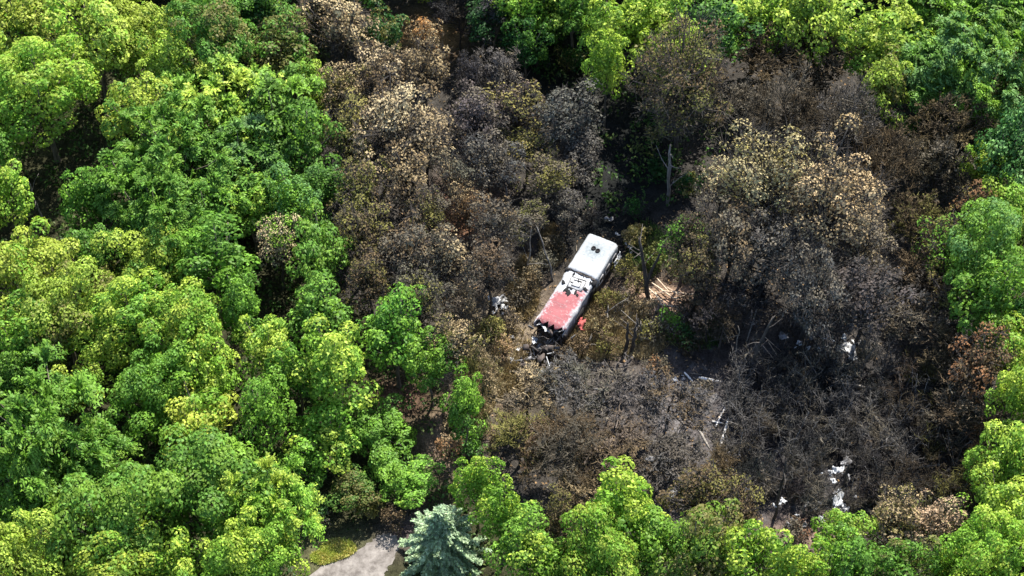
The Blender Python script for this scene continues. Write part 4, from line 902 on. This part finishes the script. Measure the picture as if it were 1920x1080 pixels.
# flank windows and openings on the near (right) side, y negative
for i, x in enumerate(np.linspace(xs + .7, Lr - .8, 3)):
    mb = MB(); mb.box((x, -Wd / 2 - .01, 1.45), (.62, .07, .55), tw=.02); wn = mb.build('side_window', M_DARK, wr)
    mb = MB()
    for s in (-1, 1): mb.box((x, -Wd / 2 - .03, 1.45 + s * .31), (.72, .06, .06)); mb.box((x + s * .36, -Wd / 2 - .033, 1.45), (.06, .06, .56))
    mb.build('window_frame', M_SCRAP, wn)
mb = MB(); mb.box((xs - .6, -Wd / 2 + .02, 1.35), (1.0, .08, 1.2), tw=.08); mb.build('side_opening', M_DARK, wr)
mb = MB(); mb.box((2.2, -Wd / 2 + .02, 1.2), (1.1, .08, .8), tw=.08); mb.build('side_opening', M_DARK, wr)
dp = sheet('hanging_panel', 960, 540, 1.3, .5, 'x', amp=.15); 
for k_ in ('label', 'category', 'group'): del dp[k_]
dp.parent = wr; dp.location = (Lr - .8, -Wd / 2 - .35, 1.6); dp.rotation_euler = (1.2, .1, .05)
dp = sheet('hanging_panel', 960, 540, 1.0, .6, 'x', amp=.3, mat=metal('torn_red_panel', (.30, .06, .055), .5))
for k_ in ('label', 'category', 'group'): del dp[k_]
dp.parent = wr; dp.location = (1.9, -Wd / 2 - .35, .9); dp.rotation_euler = (.7, .1, .3)
# floor deck and inner frames so the open end reads hollow
mb = MB(); mb.box((Lr / 2 - .3, 0, .42), (Lr - .8, Wd - .35, .14)); mb.build('floor_deck', M_SOOT, wr)
mb = MB()
for x in np.arange(-.9, 1.2, .5):
    a = np.linspace(-.2, pi + .2, 12); P = np.stack([np.full(12, x) + rg.normal(0, .07, 12), np.cos(a) * (Wd / 2 - .12) + rg.normal(0, .05, 12), .95 + np.sin(a) * (1.15 + (x - 1) * .28) + rg.normal(0, .05, 12)], 1)
    mb.tube(P, np.full(12, .045), 5)
mb.build('hull_ribs', M_SOOT, wr)
# mangled nose: plates, pipes, lumps (one mesh per kind), bent down to the ground
for _ in range(56):
    mb = MB()
    x = rg.uniform(-4.3, .2); y = rg.normal(0, .6) + .12 * x; z = rg.uniform(.1, .8 + (x + 4.3) * .28); q = rg.normal(size=(3, 3)); q, _r = np.linalg.qr(q)
    mb.box((x, y, z), (rg.uniform(.25, .95), rg.uniform(.10, .5), rg.uniform(.03, .16)), q, tw=.05)
    mb.build('mangled_plate', M_SOOT, wr)
for _ in range(26):
    mb = MB()
    x = rg.uniform(-3.6, .1); y = rg.normal(0, .7) + .15 * x; z = rg.uniform(.4, 1.25 + (x + 3.6) * .3); q = rg.normal(size=(3, 3)); q, _r = np.linalg.qr(q)
    mb.box((x, y, z), (rg.uniform(.25, .7), rg.uniform(.12, .35), .03), q, tw=.04)
    mb.build('bent_plate', M_SCRAP, wr)
for _ in range(16):
    mb = MB(); A = np.array([rg.uniform(-3.2, .3), rg.normal(0, .5), rg.uniform(.2, 1.6)]); B = A + rg.normal(0, .7, 3) * [1, 1, .6]; B[2] = max(B[2], .1); mb.tube([A, (A + B) / 2 + rg.normal(0, .15, 3), B], [.035] * 3, 5); mb.build('bent_pipe', [M_WHITE, M_SOOT, M_SOOT][_ % 3], wr)
# loose flaps at the torn edge
for (x, y, z, sx, sy, r, ma) in ((-.2, .75, 1.9, .9, .45, (.2, .7, .3), M_WHITE), (-.35, .1, 1.7, .8, .6, (.1, .9, -.2), M_WHITE), (-.1, -.7, 1.8, .7, .6, (-.3, .8, .1), M_SCRAP), (-1.2, .75, 1.1, .8, .4, (.5, .3, .4), M_WHITE)):
    dp = sheet('torn_flap', 960, 540, sx, sy, 'x', amp=.2, mat=ma)
    for k_ in ('label', 'category', 'group'): del dp[k_]
    dp.parent = wr; dp.location = (x, y, z); dp.rotation_euler = r

# ------------------------------------------------------------------ labels of look-alikes: say which one by its place in the row
bpy.context.view_layer.update()
ORD = ['leftmost', 'second from the left', 'third from the left', 'fourth from the left', 'fifth from the left', 'sixth from the left', 'seventh from the left', 'eighth from the left', 'ninth from the left', 'tenth from the left', 'eleventh from the left', 'twelfth from the left']
by = {}
for o in scene.objects:
    if o.parent is None and 'label' in o and 'beyond the edge' not in o['label']: by.setdefault(o['label'], []).append(o)
for lab, L in by.items():
    if 1 < len(L) <= 12:
        L.sort(key=lambda o: px(np.array(o.location))[0])
        for i, o in enumerate(L): o['label'] = lab + ', ' + ('rightmost' if i == len(L) - 1 else ORD[i])
